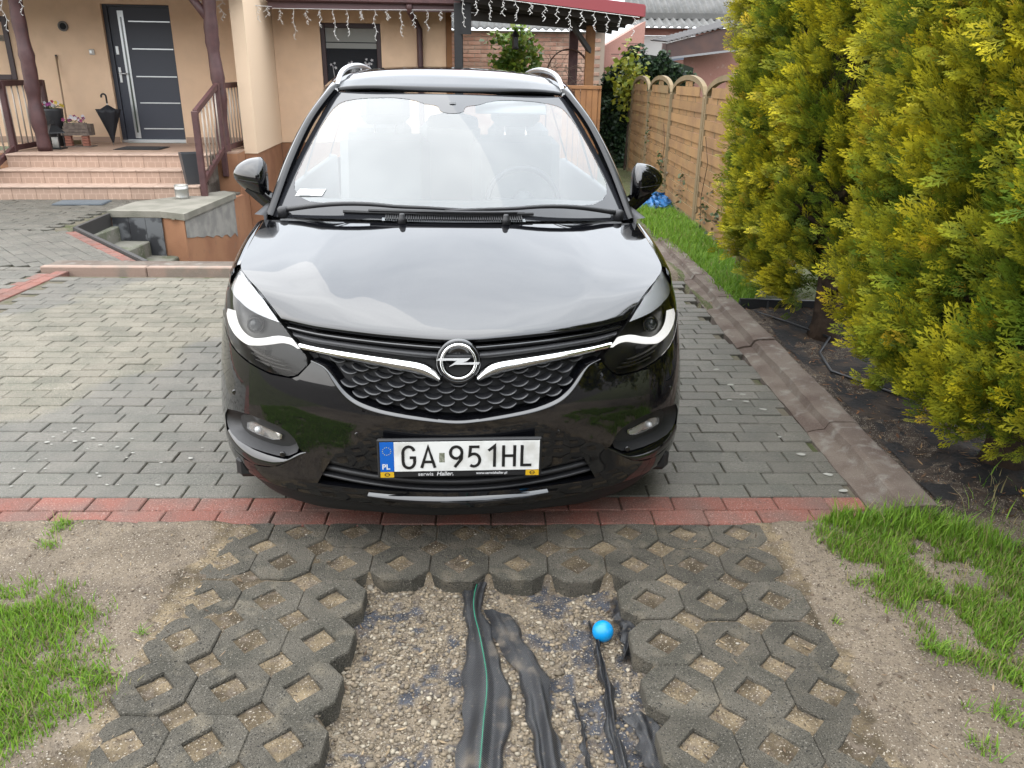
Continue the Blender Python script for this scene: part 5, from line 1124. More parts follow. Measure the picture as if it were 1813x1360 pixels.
# windows
pane_m = pbr('window glass', (.030, .034, .040), rough=.03, ior=1.6)
def window(x0, x1, y, z0, z1, blind):
    f = MB(); t = .075; yy = y
    for b in ((x0, x0+t, yy, yy+.08, z0, z1), (x1-t, x1, yy, yy+.08, z0, z1), (x0+t, x1-t, yy+.001, yy+.079, z1-t, z1), (x0+t, x1-t, yy+.001, yy+.079, z0, z0+t)): f.box(*b, ch=.006)
    w_ = f.build('window', pbr('brown window frame', (.050, .022, .022), rough=.4), house)
    box('pane', (x0+t, x1-t, yy+.045, yy+.052, z0+t, z1-t), pane_m, w_)
    zb_ = z1-t-(z1-z0)*blind
    for k in range(2): box('blind', (x0+t+.004, x1-t-.004, yy+.030+.004*k, yy+.040+.004*k, zb_+k*.10, zb_+.085+k*.16 if k == 0 else z1-t-.002), pbr('roller blind', (.38, .39, .37), rough=.8), w_)
    box('sill', (x0-.04, x1+.04, yy-.09, yy-.001, z0-.04, z0-.004), brown_w, w_); return w_
ww = window(2.552, 3.548, 1.09, 1.15, 2.358, .26); window(-2.95, -1.88, -.03, 1.42, 2.30, .30)
orch = pbr('orchid petals', (.62, .60, .62), rough=.6); random.seed(4)
for (cx_, cz_, n) in ((3.33, 1.76, 9), (2.72, 1.70, 4), (2.98, 1.72, 6)):
    mb = MB()
    for k in range(n):
        px_, pz_ = cx_+random.uniform(-.07, .07), cz_+random.uniform(-.05, .05)
        mb.add([(px_+.022*math.cos(a_)*(1.2 if j % 2 else .5), 1.128-.002*k, pz_+.022*math.sin(a_)*(1.2 if j % 2 else .5)) for j, a_ in enumerate(np.linspace(0, 2*PI, 11)[:-1])], [tuple(range(10))[::-1]])
    mb.tube([(cx_, 1.13, cz_), (cx_+.02, 1.13, cz_-.2), (cx_, 1.13, 1.24)], .005, 5); mb.build('orchid', orch, ww)
# eaves, fascia, downpipe, corner boards
box('fascia', (1.88, 4.93, .26, .30, 2.50, 2.66), pbr('purple brown fascia', (.125, .060, .062), rough=.5), house); box('gutter', (1.86, 4.95, .18, .258, 2.60, 2.70), brown_w, house, ch=.02); box('soffit', (1.88, 4.90, .304, 1.056, 2.60, 2.64), brown_w, house)
box('porch_roof', (-4.4, 1.86, -2.05, .32, 2.93, 3.05), brown_w, house); box('porch_beam', (-4.2, 1.85, -1.50, -1.34, 2.56, 2.72), brown_w, house)
box('main_roof', (-4.4, 4.9, .32, 8.5, 2.93, 3.1), brown_w, house)
MB().tube([(4.05, .22, 2.60), (4.06, .28, 2.50), (4.15, .98, 2.36), (4.20, .99, 2.28), (4.20, .99, -1.)], .050, 12).build('downpipe', brown_w, house, True)
box('corner_board', (4.645, 4.74, 1.02, 1.34, -.3, 2.58), pbr('orange brown board', (.30, .125, .035), rough=.6, bump=((20, .3, 3),)), house)
# columns: peeled logs
def column(x, y, z0, r0, seed):
    random.seed(seed); n = 26; pts = [(x+.012*math.sin(k*.5+seed), y+.010*math.cos(k*.6+seed), z0+(2.58-z0)*k/(n-1)) for k in range(n)]; rr = [r0*(1+.06*math.sin(k*1.3+seed)+random.choice((0, 0, 0, .12))) for k in range(n)]
    return MB().tube(pts, rr, 12).build('porch_column', brown_w, house, True)
column(-1.05, -1.47, .50, .088, 1); column(1.40, -1.42, .30, .085, 2)
MB().tube([(1.40, -1.42, 2.18), (1.30, -1.42, 2.34), (1.12, -1.42, 2.58)], [.05, .06, .05], 8).build('bracket', brown_w, house, True)
# steps
steps = empty('porch_steps', hw(0, -2.63), HA, 'tiled porch steps in pinkish patterned tiles below the front door', 'steps')
tile_m = pbr('patterned step tile', (.50, .345, .265), rough=.55, spec=.4, coord='obj', bump=((180, .15, 2),), rnd=.07)
nd, lk = nodes(tile_m); bs = [x for x in nd if x.type == 'BSDF_PRINCIPLED'][0]; src = bs.inputs['Base Color'].links[0].from_socket
tcn = nd.new('ShaderNodeTexCoord'); sx_ = nd.new('ShaderNodeSeparateXYZ'); cm_ = nd.new('ShaderNodeCombineXYZ'); lk.new(tcn.outputs['Object'], sx_.inputs[0]); lk.new(sx_.outputs[0], cm_.inputs[0]); lk.new(sx_.outputs[2], cm_.inputs[1])
bt = nd.new('ShaderNodeTexBrick'); bt.inputs['Scale'].default_value = 1.; bt.inputs['Brick Width'].default_value = .098; bt.inputs['Row Height'].default_value = .078; bt.inputs['Mortar Size'].default_value = .0035; bt.inputs['Color1'].default_value = (.92, .90, .86, 1); bt.inputs['Color2'].default_value = (1.22, 1.2, 1.16, 1); bt.inputs['Mortar'].default_value = (1.35, 1.38, 1.38, 1); bt.offset = .5
mpx = nd.new('ShaderNodeMapping'); mpx.inputs['Location'].default_value = (.147, .078, 0); lk.new(cm_.outputs[0], mpx.inputs[0]); lk.new(mpx.outputs[0], bt.inputs['Vector'])
mm = nd.new('ShaderNodeMix'); mm.data_type = 'RGBA'; mm.blend_type = 'MULTIPLY'; mm.inputs[0].default_value = 1.; lk.new(src, mm.inputs[6]); lk.new(bt.outputs[0], mm.inputs[7]); lk.new(mm.outputs[2], bs.inputs['Base Color'])
tread_m = pbr('tread tile', (.55, .395, .305), rough=.6, coord='pos', var=((8, (.47, .33, .25), .4, .65),), rnd=.06)
rt_me = mesh('riser_tile', *(lambda m_: (m_.V, m_.F))(MB().box(-.145, .145, -.010, 0, -.074, .074, ch=.002)), tile_m)
tt_me = mesh('tread_tile', *(lambda m_: (m_.V, m_.F))(MB().box(-.145, .145, 0, .36, -.022, 0, ch=.004)), tread_m)
noses = [(-2.35, .17), (-2.03, .34), (-1.65, .51)]; yb0 = -2.63; fronts = [-2.62, -2.33, -2.00]
noses = [(-2.64, .17), (-2.33, .34), (-1.99, .51)]
for i, (yn, zt) in enumerate(noses):
    box('step_core', (-1.33, 1.34, yn+.03-(-2.63), .9, -.1, zt-.024), conc_m, steps)
    for k in range(9):
        x = -1.185+k*.2935
        o = bpy.data.objects.new('riser_tile', rt_me); link(o, steps); o.location = (x, yn+.028+2.63, zt-.098)
        o = bpy.data.objects.new('tread_tile', tt_me); link(o, steps); o.location = (x, yn+2.63, zt)
# railings
bal_m = pbr('pale metal baluster', (.50, .43, .36), rough=.4, metal=.3)
def railing(label, posts, rails, bals):
    r_ = empty('porch_railing', hw(posts[0][0], posts[0][1]), HA, label, 'railing', 'porch railings'); ox, oy = posts[0][0], posts[0][1]
    for (x, y, z0, z1) in posts: box('post', (x-ox-.038, x-ox+.038, y-oy-.038, y-oy+.038, z0, z1), brown_w, r_, ch=.006)
    def bar_(a, b, h=.035, w_=.025, nm='rail'):
        a = Vector((a[0]-ox, a[1]-oy, a[2])); b = Vector((b[0]-ox, b[1]-oy, b[2])); d = (b-a).normalized(); s_ = Vector((0, 0, 1)).cross(d).normalized()*w_; u = Vector((0, 0, 1))*h
        V = [p+i*s_+j*u for p in (a, b) for i, j in ((-1, -1), (1, -1), (1, 1), (-1, 1))]; mk(nm, V, [(0, 1, 2, 3), (7, 6, 5, 4), (0, 4, 5, 1), (1, 5, 6, 2), (2, 6, 7, 3), (3, 7, 4, 0)], brown_w, r_)
    for a, b in rails: bar_(a, b)
    for (a, b, c_, d, n) in bals:
        for k in range(n):
            t = (k+.7)/(n+.4); p = Vector(a)*(1-t)+Vector(b)*t; q = Vector(c_)*(1-t)+Vector(d)*t; o_ = Vector((ox, oy, 0)); MB().tube([p-o_, q-o_], .011, 6).build('baluster', bal_m, r_, True)
railing('dark red railing with pale bars right of the steps', [(1.36, -2.62, 0, 1.10), (1.42, -1.62, .18, 1.41), (1.50, -.55, .485, 1.43)],
        [((1.36, -2.62, 1.08), (1.42, -1.62, 1.39)), ((1.42, -1.62, 1.39), (1.50, -.55, 1.40)), ((1.36, -2.62, .22), (1.42, -1.62, .56)), ((1.42, -1.62, .56), (1.50, -.55, .57))],
        [((1.36, -2.62, .22), (1.42, -1.62, .56), (1.36, -2.62, 1.08), (1.42, -1.62, 1.39), 6), ((1.42, -1.62, .56), (1.50, -.55, .57), (1.42, -1.62, 1.39), (1.50, -.55, 1.40), 7)])
railing('dark red railing with pale bars left of the steps', [(-1.38, -2.62, 0, 1.20), (-1.38, -1.62, .18, 1.41), (-1.32, -.55, .485, 1.43)],
        [((-1.38, -2.62, 1.14), (-1.38, -1.62, 1.39)), ((-1.38, -1.62, 1.39), (-1.32, -.55, 1.40)), ((-1.38, -2.62, .25), (-1.38, -1.62, .56)), ((-1.38, -1.62, .56), (-1.32, -.55, .57))],
        [((-1.38, -2.62, .25), (-1.38, -1.62, .56), (-1.38, -2.62, 1.14), (-1.38, -1.62, 1.39), 6), ((-1.38, -1.62, .56), (-1.32, -.55, .57), (-1.38, -1.62, 1.39), (-1.32, -.55, 1.40), 7)])
# things on the porch
def flowers(parent, cx_, cy_, cz_, rx, ry, n, cols, seed):
    random.seed(seed); lf = pbr('pot leaves', (.05, .11, .03), rough=.7); mb = MB()
    for k in range(60):
        x, y, z = cx_+random.gauss(0, rx*.5), cy_+random.gauss(0, ry*.5), cz_-.03+random.uniform(-.02, .03); a = random.uniform(0, 6.3); l = .035; mb.add([(x, y, z), (x+l*math.cos(a)-.01*math.sin(a), y+l*math.sin(a), z+.02), (x+1.6*l*math.cos(a), y+1.6*l*math.sin(a), z+.008), (x+l*math.cos(a)+.01*math.sin(a), y+l*math.sin(a), z+.02)], [(0, 1, 2, 3)])
    mb.build('leaves', lf, parent); ms = {c_: pbr('petal', c_, rough=.6) for c_ in set(cols)}
    for k in range(n):
        x, y, z = cx_+random.uniform(-rx, rx), cy_+random.uniform(-ry, ry), cz_+random.uniform(.0, .07); c_ = cols[k % len(cols)]; r_ = random.uniform(.020, .030)
        pts = []
        for j in range(10): a = 2*PI*j/10; q = r_*(1.15 if j % 2 == 0 else .75); pts.append((x+q*math.cos(a), y-.012+(.006 if j % 2 else 0), z+q*math.sin(a)))
        mk('flower', pts+[(x, y-.002, z)], [(j, (j+1) % 10, 10) for j in range(10)], ms[c_], parent)
pl = empty('tall_planter', hw(-1.20, -.62, .508), HA, 'tall dark grey planter with pansies beside the left column', 'planter')
MB().lathe([(.110, 0), (.135, .50), (.140, .53), (.125, .53), (.118, .48)], 24).build('pot', pbr('dark grey pot', (.035, .036, .040), rough=.5), pl, True)
flowers(pl, 0, 0, .56, .13, .10, 16, [(.62, .60, .62), (.45, .03, .08), (.70, .50, .05), (.35, .05, .25), (.66, .64, .66)], 3)
ln = empty('lantern', hw(-1.02, -1.15, .508), HA, 'black lantern with a white candle at the foot of the left column', 'lantern'); bk = pbr('black lantern metal', (.015, .015, .016), rough=.45)
for sx in (-1, 1):
    for sy in (-1, 1): MB().tube([(sx*.085, sy*.085, 0), (sx*.085, sy*.085, .22)], .008, 5).build('bar', bk, ln)
MB().lathe([(.155, .22), (.15, .235), (.06, .32), (.03, .34), (.001, .345)], 4).build('lantern_roof', bk, ln); box('base', (-.11, .11, -.11, .11, 0, .018), bk, ln); MB().lathe([(.042, .02), (.042, .16), (.036, .165), (.001, .166)], 16).build('candle', pbr('candle wax', (.72, .70, .64), rough=.5), ln, True)
t_ = mk('lantern_ring', *torus(.03, .005, 18, 6), bk, ln, True); t_.location = (0, 0, .37)
cr_ = empty('wooden_planter', hw(-.86, -.72, .508), HA, 'weathered wooden house-shaped planter box with white and purple flowers', 'planter'); ow = pbr('weathered wood', (.22, .17, .135), rough=.85, var=((20, (.15, .11, .09), .4, .6),)); 
for k in range(4): box('slat', (-.20+.012*k, .20-.012*k, -.115+.02*k, -.10+.02*k, .165+.045*k, .205+.045*k), ow, cr_)
for sx in (-.12, .12):
    mb = MB()
    for k in range(4): mb.box(sx-.045, sx+.045, -.10, -.02, .015+.037*k, .048+.037*k, ch=.004)
    mb.build('brick_leg', pbr('little brick', (.34, .13, .085), rough=.8), cr_)
box('base', (-.20, .20, -.12, .12, 0, .014), ow, cr_); box('crate', (-.19, .19, .0, .13, .16, .32), ow, cr_)
flowers(cr_, -.03, -.0, .36, .15, .04, 16, [(.66, .62, .64), (.30, .04, .12), (.66, .62, .64), (.22, .03, .10)], 5)
um = empty('umbrella', hw(-.49, -.42, .508), HA, 'half open black umbrella leaning point down against the wall', 'umbrella'); uf = pbr('black umbrella cloth', (.010, .011, .016), rough=.7)
V = []; nr = 12; prof = [(.008, .02), (.05, .18), (.10, .33), (.155, .47), (.165, .50), (.10, .52), (.04, .56), (.012, .58)]
for j, (r_, h_) in enumerate(prof):
    for k in range(24): a = 2*PI*k/24; q = r_*(1 if j in (0, 7) else (1+.14*math.cos(8*a))); V.append((q*math.cos(a), q*math.sin(a)*.7, h_+(.02*math.cos(8*a) if j in (3, 4) else 0)))
mk('canopy', V, [(j*24+k, j*24+(k+1) % 24, (j+1)*24+(k+1) % 24, (j+1)*24+k) for j in range(7) for k in range(24)], uf, um, True)
MB().tube([(0, 0, 0), (0, 0, .58), (0, 0, .70)], .009, 8).build('shaft', steel, um, True); MB().tube([(0, 0, .60), (0, 0, .70)]+[(-.035+.035*math.cos(a), 0, .70+.035*math.sin(a)) for a in np.linspace(0, PI*1.15, 10)], .013, 8).build('handle', uf, um, True)
br = empty('broom', hw(-1.17, -.30, .508), HA, 'thin wooden broom handle leaning on the wall behind the tall planter', 'broom'); MB().tube([(.0, 0, .05), (-.09, .27, 1.25)], .013, 8).build('stick', pbr('broom wood', (.34, .22, .13), rough=.6), br, True); MB().lathe([(.016, 1.235), (.016, 1.275)], 8, (-.092, .278, 0)).build('tip', pbr('broom tip', (.06, .05, .05)), br)
box('head', (-.15, .15, -.04, .04, 0, .06), pbr('broom bristle', (.25, .19, .10), rough=.9), br)
mat_ = empty('door_mat', hw(.12, -1.02, .510), HA, 'dark door mat lying before the front door', 'mat'); box('mat_body', (-.30, .30, -.24, .24, 0, .012), pbr('mat fibre', (.028, .026, .026), rough=1, bump=((300, .8, 2),)), mat_, ch=.004); box('mat_border', (-.32, .32, -.26, .26, 0, .006), darkp, mat_)
pt = empty('square_pot', hw(1.17, -2.36, .17), HA, 'tall tapered dark grey square pot standing on the lowest step', 'pot'); pg = pbr('matt grey pot', (.052, .055, .060), rough=.5)
V = [(sx*a_, sy*a_, z) for a_, z in ((.098, 0), (.135, .40), (.120, .40), (.112, .33)) for sx, sy in ((-1, -1), (1, -1), (1, 1), (-1, 1))]; mk('pot_wall', V, [(j*4+k, j*4+(k+1) % 4, (j+1)*4+(k+1) % 4, (j+1)*4+k) for j in range(3) for k in range(4)]+[(3, 2, 1, 0)], pg, pt); mk('pot_soil', [(sx*.111, sy*.111, .332) for sx, sy in ((-1, -1), (1, -1), (1, 1), (-1, 1))], [(0, 1, 2, 3)], pbr('pot soil', (.03, .022, .016), rough=1), pt)
pt.rotation_euler = (0, 0, HA+R(24))
cn = empty('metal_can', hw(1.14, -2.86, .012), HA, 'small galvanised metal can on the ground before the steps', 'can'); gal = pbr('galvanised sheet', (.34, .33, .30), rough=.38, metal=.7, var=((14, (.36, .36, .34), .4, .65),), coord='obj')
MB().lathe([(.085, 0), (.085, .05), (.087, .055), (.085, .06), (.085, .15), (.088, .155), (.085, .16), (.085, .20), (.078, .20), (.076, .02)], 26).build('can_wall', gal, cn, True); mk('can_rim', *torus(.083, .005, 28, 6), gal, cn, True).matrix_local = Matrix.Translation((0, 0, .20)) @ Matrix.Rotation(R(90), 4, 'X')
# ---------------------------------------------------------------- cellar stair and its retaining wall
rw = empty('retaining_wall', (-4.3, 10, 0), 0, 'orange rendered cellar wall with concrete cap and three black tiles', 'wall')
def offp(P, o=(-4.3, 10)): return [(x-o[0], y-o[1]) for x, y in P]
wp = [(-4.72, 9.30), (-4.13, 9.32), (-3.87, 9.10), (-3.80, 9.14), (-3.80, 11.3), (-4.72, 11.3)]
MB().prism(offp([(-4.72, 9.30), (-4.12, 9.31), (-3.80, 9.14), (-3.80, 11.3), (-4.72, 11.3)]), -1.3, -.030).build('wall', plinth_m, rw)
MB().prism(offp([(-4.74, 9.275), (-4.12, 9.285), (-3.775, 9.11), (-3.775, 10.9), (-4.0, 11.1), (-4.74, 10.0)]), -.028, .045).build('cap', pbr('cap concrete', (.27, .25, .205), rough=.9, var=((4, (.20, .19, .15), .4, .6, 5),), bump=((60, .5, 4),)), rw)
bt_ = pbr('black slate tile', (.035, .036, .040), rough=.5, var=((5, (.16, .165, .17), .52, .60, 3),))
for k in range(3): box('slate_tile', (-4.70+.195*k+4.3, -4.51+.195*k+4.3, 9.285-10, 9.2985-10, -1.0, -.032), bt_, rw)
V = [(-3.795+4.3, 9.16+1.7*t-10, -.034) for t in np.linspace(0, 1, 18)]+[(-3.795+4.3, 9.16+1.7*t-10, -.034-.20-.22*t-.10*abs(math.sin(t*17))*t) for t in np.linspace(0, 1, 18)]; mk('bare_patch', V, [(i, i+1, 18+i+1, 18+i) for i in range(17)], pbr('bare grey render', (.34, .325, .29), rough=.95, var=((6, (.24, .23, .21), .4, .6),)), rw)
cs = empty('cellar_stairs', (-4.6, 8.8, 0), 0, 'grey concrete cellar stairs going down beside the black tiled wall', 'stairs'); stm = pbr('mossy step concrete', (.20, .19, .155), rough=.95, var=((5, (.11, .12, .07), .45, .65, 5), (30, (.28, .26, .22), .6, .72)), bump=((60, .6, 4),))
for k in range(5): MB().box(-.46+.335*k, -.02+.335*k, -1.75, .475, -1.3, -.13-.17*k, ch=.012).build('stair_step', stm, cs)
def dl(t, off=0.): a = Vector((-3.20, 6.80)); b = Vector((-4.62, 8.35)); p = a.lerp(b, t); nn = Vector((1.55, 1.42)).normalized(); return p+nn*off
eg = empty('stair_edging', (-3.9, 7.6, 0), 0, 'dark metal edging strip along the slanting side of the cellar stair', 'edging'); em_ = pbr('dark edging metal', (.035, .032, .030), rough=.6)
P = [dl(0, -.02), dl(1, -.02), Vector((-4.76, 8.40)), Vector((-4.74, 8.45)), dl(1, .02)+Vector((0, .06)), dl(0, .02)]
MB().prism([(p[0]+3.9, p[1]-7.6) for p in [dl(0, -.025), dl(1, -.025), dl(1, .015), dl(0, .015)]], -.25, .022).build('edging_strip', em_, eg); MB().prism([(-4.66+3.9, 8.36-7.6), (-4.62+3.9, 8.36-7.6), (-4.70+3.9, 9.27-7.6), (-4.745+3.9, 9.27-7.6)], -.25, .018).build('edging_strip', em_, eg)
# ---------------------------------------------------------------- icicle light strings
lt = pbr('white light string', (.80, .78, .74), rough=.5)
def icicles(label, pts, seed, grp='icicle light strings'):
    random.seed(seed); s_ = empty('icicle_lights', tuple(pts[0]), 0, label, 'light string', grp); o_ = Vector(pts[0])
    MB().tube([Vector(p)-o_ for p in pts], .0045, 5).build('cable', lt, s_)
    L_ = 0.
    for a, b in zip(pts[:-1], pts[1:]):
        a, b = Vector(a), Vector(b); n = max(1, int((b-a).length/.185))
        for k in range(n):
            p = a.lerp(b, (k+.5)/n)-o_; l = random.choice((.13, .20, .28, .36, .24, .42)); m_ = 7; q = [p+Vector((random.uniform(-.014, .014)+.02*math.sin(j*1.3+k), random.uniform(-.01, .01), -l*j/m_)) for j in range(m_+1)]; mb = MB(); mb.tube(q, .0034, 4)
            for j in range(1, m_+1): d = random.choice((-1, 1)); mb.tube([q[j], q[j]+Vector((.028*d, 0, -.022))], [.0035, .0065], 4)
            mb.build('strand', lt, s_)
icicles('white icicle lights along the eave above the window', [hw(1.95, .24, 2.50), hw(3.2, .24, 2.505), hw(4.85, .24, 2.53)], 21)
icicles('white icicle lights bunched on the porch roof corner', [hw(1.30, -1.45, 2.44), hw(1.55, -1.0, 2.52), hw(1.75, -.3, 2.50), hw(1.95, .2, 2.52)], 22)
icicles('white icicle lights hanging by the left porch column', [hw(-1.55, -1.52, 2.46), hw(-.85, -1.52, 2.50)], 23)
# ================================================================ BACKGROUND right: fence, pergola, sheds
fw = pbr('impregnated fence wood', (.35, .21, .095), rough=.8, spec=.2, coord='pos', var=((3, (.27, .16, .082), .4, .65, 5), (1.1, (.24, .20, .11), .55, .8, 4)), bump=((45, .35, 4),), rnd=.09)
fw2 = pbr('fence frame wood', (.25, .185, .105), rough=.8, spec=.2, var=((4, (.20, .155, .09), .4, .65),), rnd=.06)
FX = 2.03; PY = [7.02, 8.95, 10.90, 12.75, 14.60]
flab = ['arched wooden fence panel half hidden behind the thuja', 'arched wooden fence panel, first fully visible left of the thuja', 'arched wooden fence panel, third counted from the thuja', 'farthest arched wooden fence panel beside the ivy']
def arch_z(t, zv=1.40, za=1.60): return zv+(za-zv)*(1-(2*t-1)**2)**.5
for i in range(4):
    ya, yb = PY[i]+.045, PY[i+1]-.045; Lp = yb-ya; fp_ = empty('wooden_fence', (FX, ya, 0), 0, flab[i], 'fence', 'arched wooden fence panels')
    box('frame_stile', (-.022, .022, 0, .05, .04, 1.40), fw2, fp_); box('frame_stile', (-.022, .022, Lp-.05, Lp, .04, 1.40), fw2, fp_); box('frame_rail', (-.020, .020, .051, Lp-.051, .04, .085), fw2, fp_)
    n = 22; V = []
    for k in range(n+1):
        t = k/n; y = Lp*t; z = arch_z(t); zi = z-.055 if 0 < k < n else z-.03; V += [(-.024, y, z), (.024, y, z), (.024, min(max(y, .03), Lp-.03), zi), (-.024, min(max(y, .03), Lp-.03), zi)]
    mk('arch_rail', V, [(k*4+j, k*4+(j+1) % 4, (k+1)*4+(j+1) % 4, (k+1)*4+j) for k in range(n) for j in range(4)]+[(0, 1, 2, 3), (n*4+3, n*4+2, n*4+1, n*4)], fw2, fp_)
    z = .088; j = 0
    while z < 1.52:
        front = j % 2 == 0; h = .098 if front else .060
        zt = z+h; y0_, y1_ = .052, Lp-.052
        if zt > 1.37:            # trim under the arch
            tq = np.linspace(0, 1, 200); okk = tq[[arch_z(t_)-.06 > zt for t_ in tq]]
            if len(okk) < 8: break
            y0_ = max(y0_, okk[0]*Lp); y1_ = min(y1_, okk[-1]*Lp)
        xo = -.013 if front else .002
        box('slat', (xo-.004, xo+.005, y0_, y1_, z, zt), fw, fp_); z = zt+.0015; j += 1
    for q in (.26, .5, .74): box('batten', (-.0055, -.0022, Lp*q-.011, Lp*q+.011, .088, 1.40+.12*(1-abs(q-.5)*2)), fw2, fp_)
for i, y in enumerate(PY): 
    pz = tag(box('fence_post', (-.04, .04, -.04, .04, -.1, 1.38), fw2, None, ch=.005, loc=(FX+.01, y, 0)), ['fence post behind the far thuja', 'fence post between the first two visible fence panels', 'fence post in the middle of the arched fence', 'fence post before the farthest fence panel', 'last fence post next to the ivy'][i], 'post', 'wooden fence posts')
def leaves(name, P, size, cols, parent, seed, up=.3, m=None):
    r = np.random.default_rng(seed); n = len(P); D = r.normal(0, 1, (n, 3)); D[:, 2] = D[:, 2]*.5-.25; D /= np.linalg.norm(D, axis=1)[:, None]; U = r.normal(0, 1, (n, 3))+np.array([0, -.8, up*2]); B = np.cross(D, U); B /= np.linalg.norm(B, axis=1)[:, None]; s = (size*(.6+.8*r.random(n)))[:, None]
    N_ = np.cross(B, D)
    V = np.stack([P, P+D*s*.45+B*s*.38+N_*s*.06, P+D*s, P+D*s*.45-B*s*.38+N_*s*.06], 1).reshape(-1, 3); F = np.arange(n*4).reshape(-1, 4)
    cc = np.array(cols)[r.integers(0, len(cols), n)]*(.7+.6*r.random((n, 1)))
    return mk_np(name, V, F, m or leafm, parent, False, np.repeat(cc, 4, 0))
leafm = pbr('broad leaf', 'col', rough=.5, spec=.35, transl=.25)
# ivy mound
iv = empty('ivy', (2.2, 15.6, 0), 0, 'dark green ivy covering the wall beyond the wooden fence', 'ivy'); r = np.random.default_rng(3); n = 9000
u = r.random(n); X = -.72+1.75*u; top = 1.05+.95*np.clip((X+.72)/.45, 0, 1)**.5-.22*np.clip((X-.25)/.8, 0, 1); Zv = r.random(n)*top*(.9+.2*vnoise(X, X*0, .2, 5)); Yv = -.55*np.sqrt(np.clip(1-((X-.2)/1.05)**2, .05, 1))-.16*(vnoise(X, Zv, .22, 6)-.5)*2+.10*r.random(n)
leaves('foliage', np.stack([X, Yv, Zv], 1), .075, [(.020, .048, .020), (.030, .065, .025), (.045, .085, .030), (.016, .036, .018)], iv, 4)
mb = MB(); 
for k in range(7): mb.tube([(-.6+.25*k, -.2, 0), (-.55+.25*k, -.25, .6), (-.62+.26*k, -.2, 1.2)], .016, 5)
mb.build('stems', bark_m, iv); V = []
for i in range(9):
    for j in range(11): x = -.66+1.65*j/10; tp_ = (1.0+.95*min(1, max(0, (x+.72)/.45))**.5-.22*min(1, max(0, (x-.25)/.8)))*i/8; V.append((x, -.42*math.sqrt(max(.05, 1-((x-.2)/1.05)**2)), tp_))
mk('inner_growth', V, [(i*11+j, i*11+j+1, (i+1)*11+j+1, (i+1)*11+j) for i in range(8) for j in range(10)], pbr('ivy shade', (.014, .022, .011), rough=1), iv)  # dark sheet behind the leaves, coloured as the shade inside the ivy
ys_b = empty('golden_shrub', (1.98, 14.75, 0), 0, 'lime yellow shrub peeping over the far end of the fence', 'shrub'); r = np.random.default_rng(8); q = r.normal(0, 1, (420, 3))*np.array([.14, .10, .24])+np.array([0, 0, 1.52]); leaves('foliage', q, .10, [(.32, .34, .03), (.40, .38, .04), (.22, .27, .03)], ys_b, 9)
MB().tube([(0, 0, 0), (.02, 0, .8), (0, 0, 1.5)], [.02, .015, .008], 6).build('stem', bark_m, ys_b)
# brick wall
bw = empty('brick_wall', (-1.45, 17.0, 0), 0, 'old pinkish brick wall behind the sapling', 'wall'); mort = pbr('pale mortar', (.40, .32, .25), rough=.95); box('mortar_core', (0, 3.2, .012, .24, 0, 2.40), mort, bw)
bm_ = pbr('old brick', (.50, .285, .205), rough=.9, coord='pos', var=((5, (.58, .39, .29), .42, .66, 4), (2.4, (.33, .16, .11), .5, .7)), bump=((60, .5, 3),), rnd=.16); bk_me = mesh('brick', *(lambda m_: (m_.V, m_.F))(MB().box(-.118, .118, 0, .06, -.0325, .0325, ch=.005)), bm_)
for j in range(15):
    for i in range(13):
        x = .12+.25*i+(.125 if j % 2 else 0)
        if x > 3.08: continue
        o = bpy.data.objects.new('brick', bk_me); link(o, bw); o.location = (x, random.uniform(-.004, .004), 1.24+.0775*j); 
box('lower_wall', (.003, 3.197, .004, .03, 0, 1.20), bm_, bw)
grey_corr = pbr('weathered corrugated sheet', (.145, .142, .135), rough=.85, var=((3, (.10, .10, .094), .4, .65, 5), (12, (.19, .185, .17), .6, .75)), bump=((50, .3, 3),))
def corrugated(name, p00, p10, p01, p11, n, amp, mat, parent, m_=6, drop=0.):
    """sheet between four corners; waves run across the p00-p10 side"""
    p00, p10, p01, p11 = map(Vector, (p00, p10, p01, p11)); nn = (p10-p00).cross(p01-p00).normalized(); nn = nn if nn.z > 0 else -nn; V = []; K = n*8
    for j in range(m_+1):
        t = j/m_
        for k in range(K+1): s_ = k/K; p = (p00.lerp(p10, s_)).lerp(p01.lerp(p11, s_), t); V.append(p+nn*amp*math.cos(2*PI*n*s_))
    W_ = K+1; F = [(j*W_+k, j*W_+k+1, (j+1)*W_+k+1, (j+1)*W_+k) for j in range(m_) for k in range(K)]; b = len(V); V += [Vector(v)-nn*.007 for v in V[:]]
    F += [tuple(i+b for i in f[::-1]) for f in F]+[(k, b+k, b+k+1, k+1) for k in range(K)]
    return mk(name, V, F, mat, parent, True)
wr = empty('wall_roofing', (-1.5, 16.9, 0), 0, 'grey corrugated sheet lying on top of the brick wall', 'roof'); corrugated('sheet', (-.1, -.08, 2.44), (3.2, -.08, 2.42), (-.1, .9, 2.80), (3.2, .9, 2.78), 22, .022, grey_corr, wr)
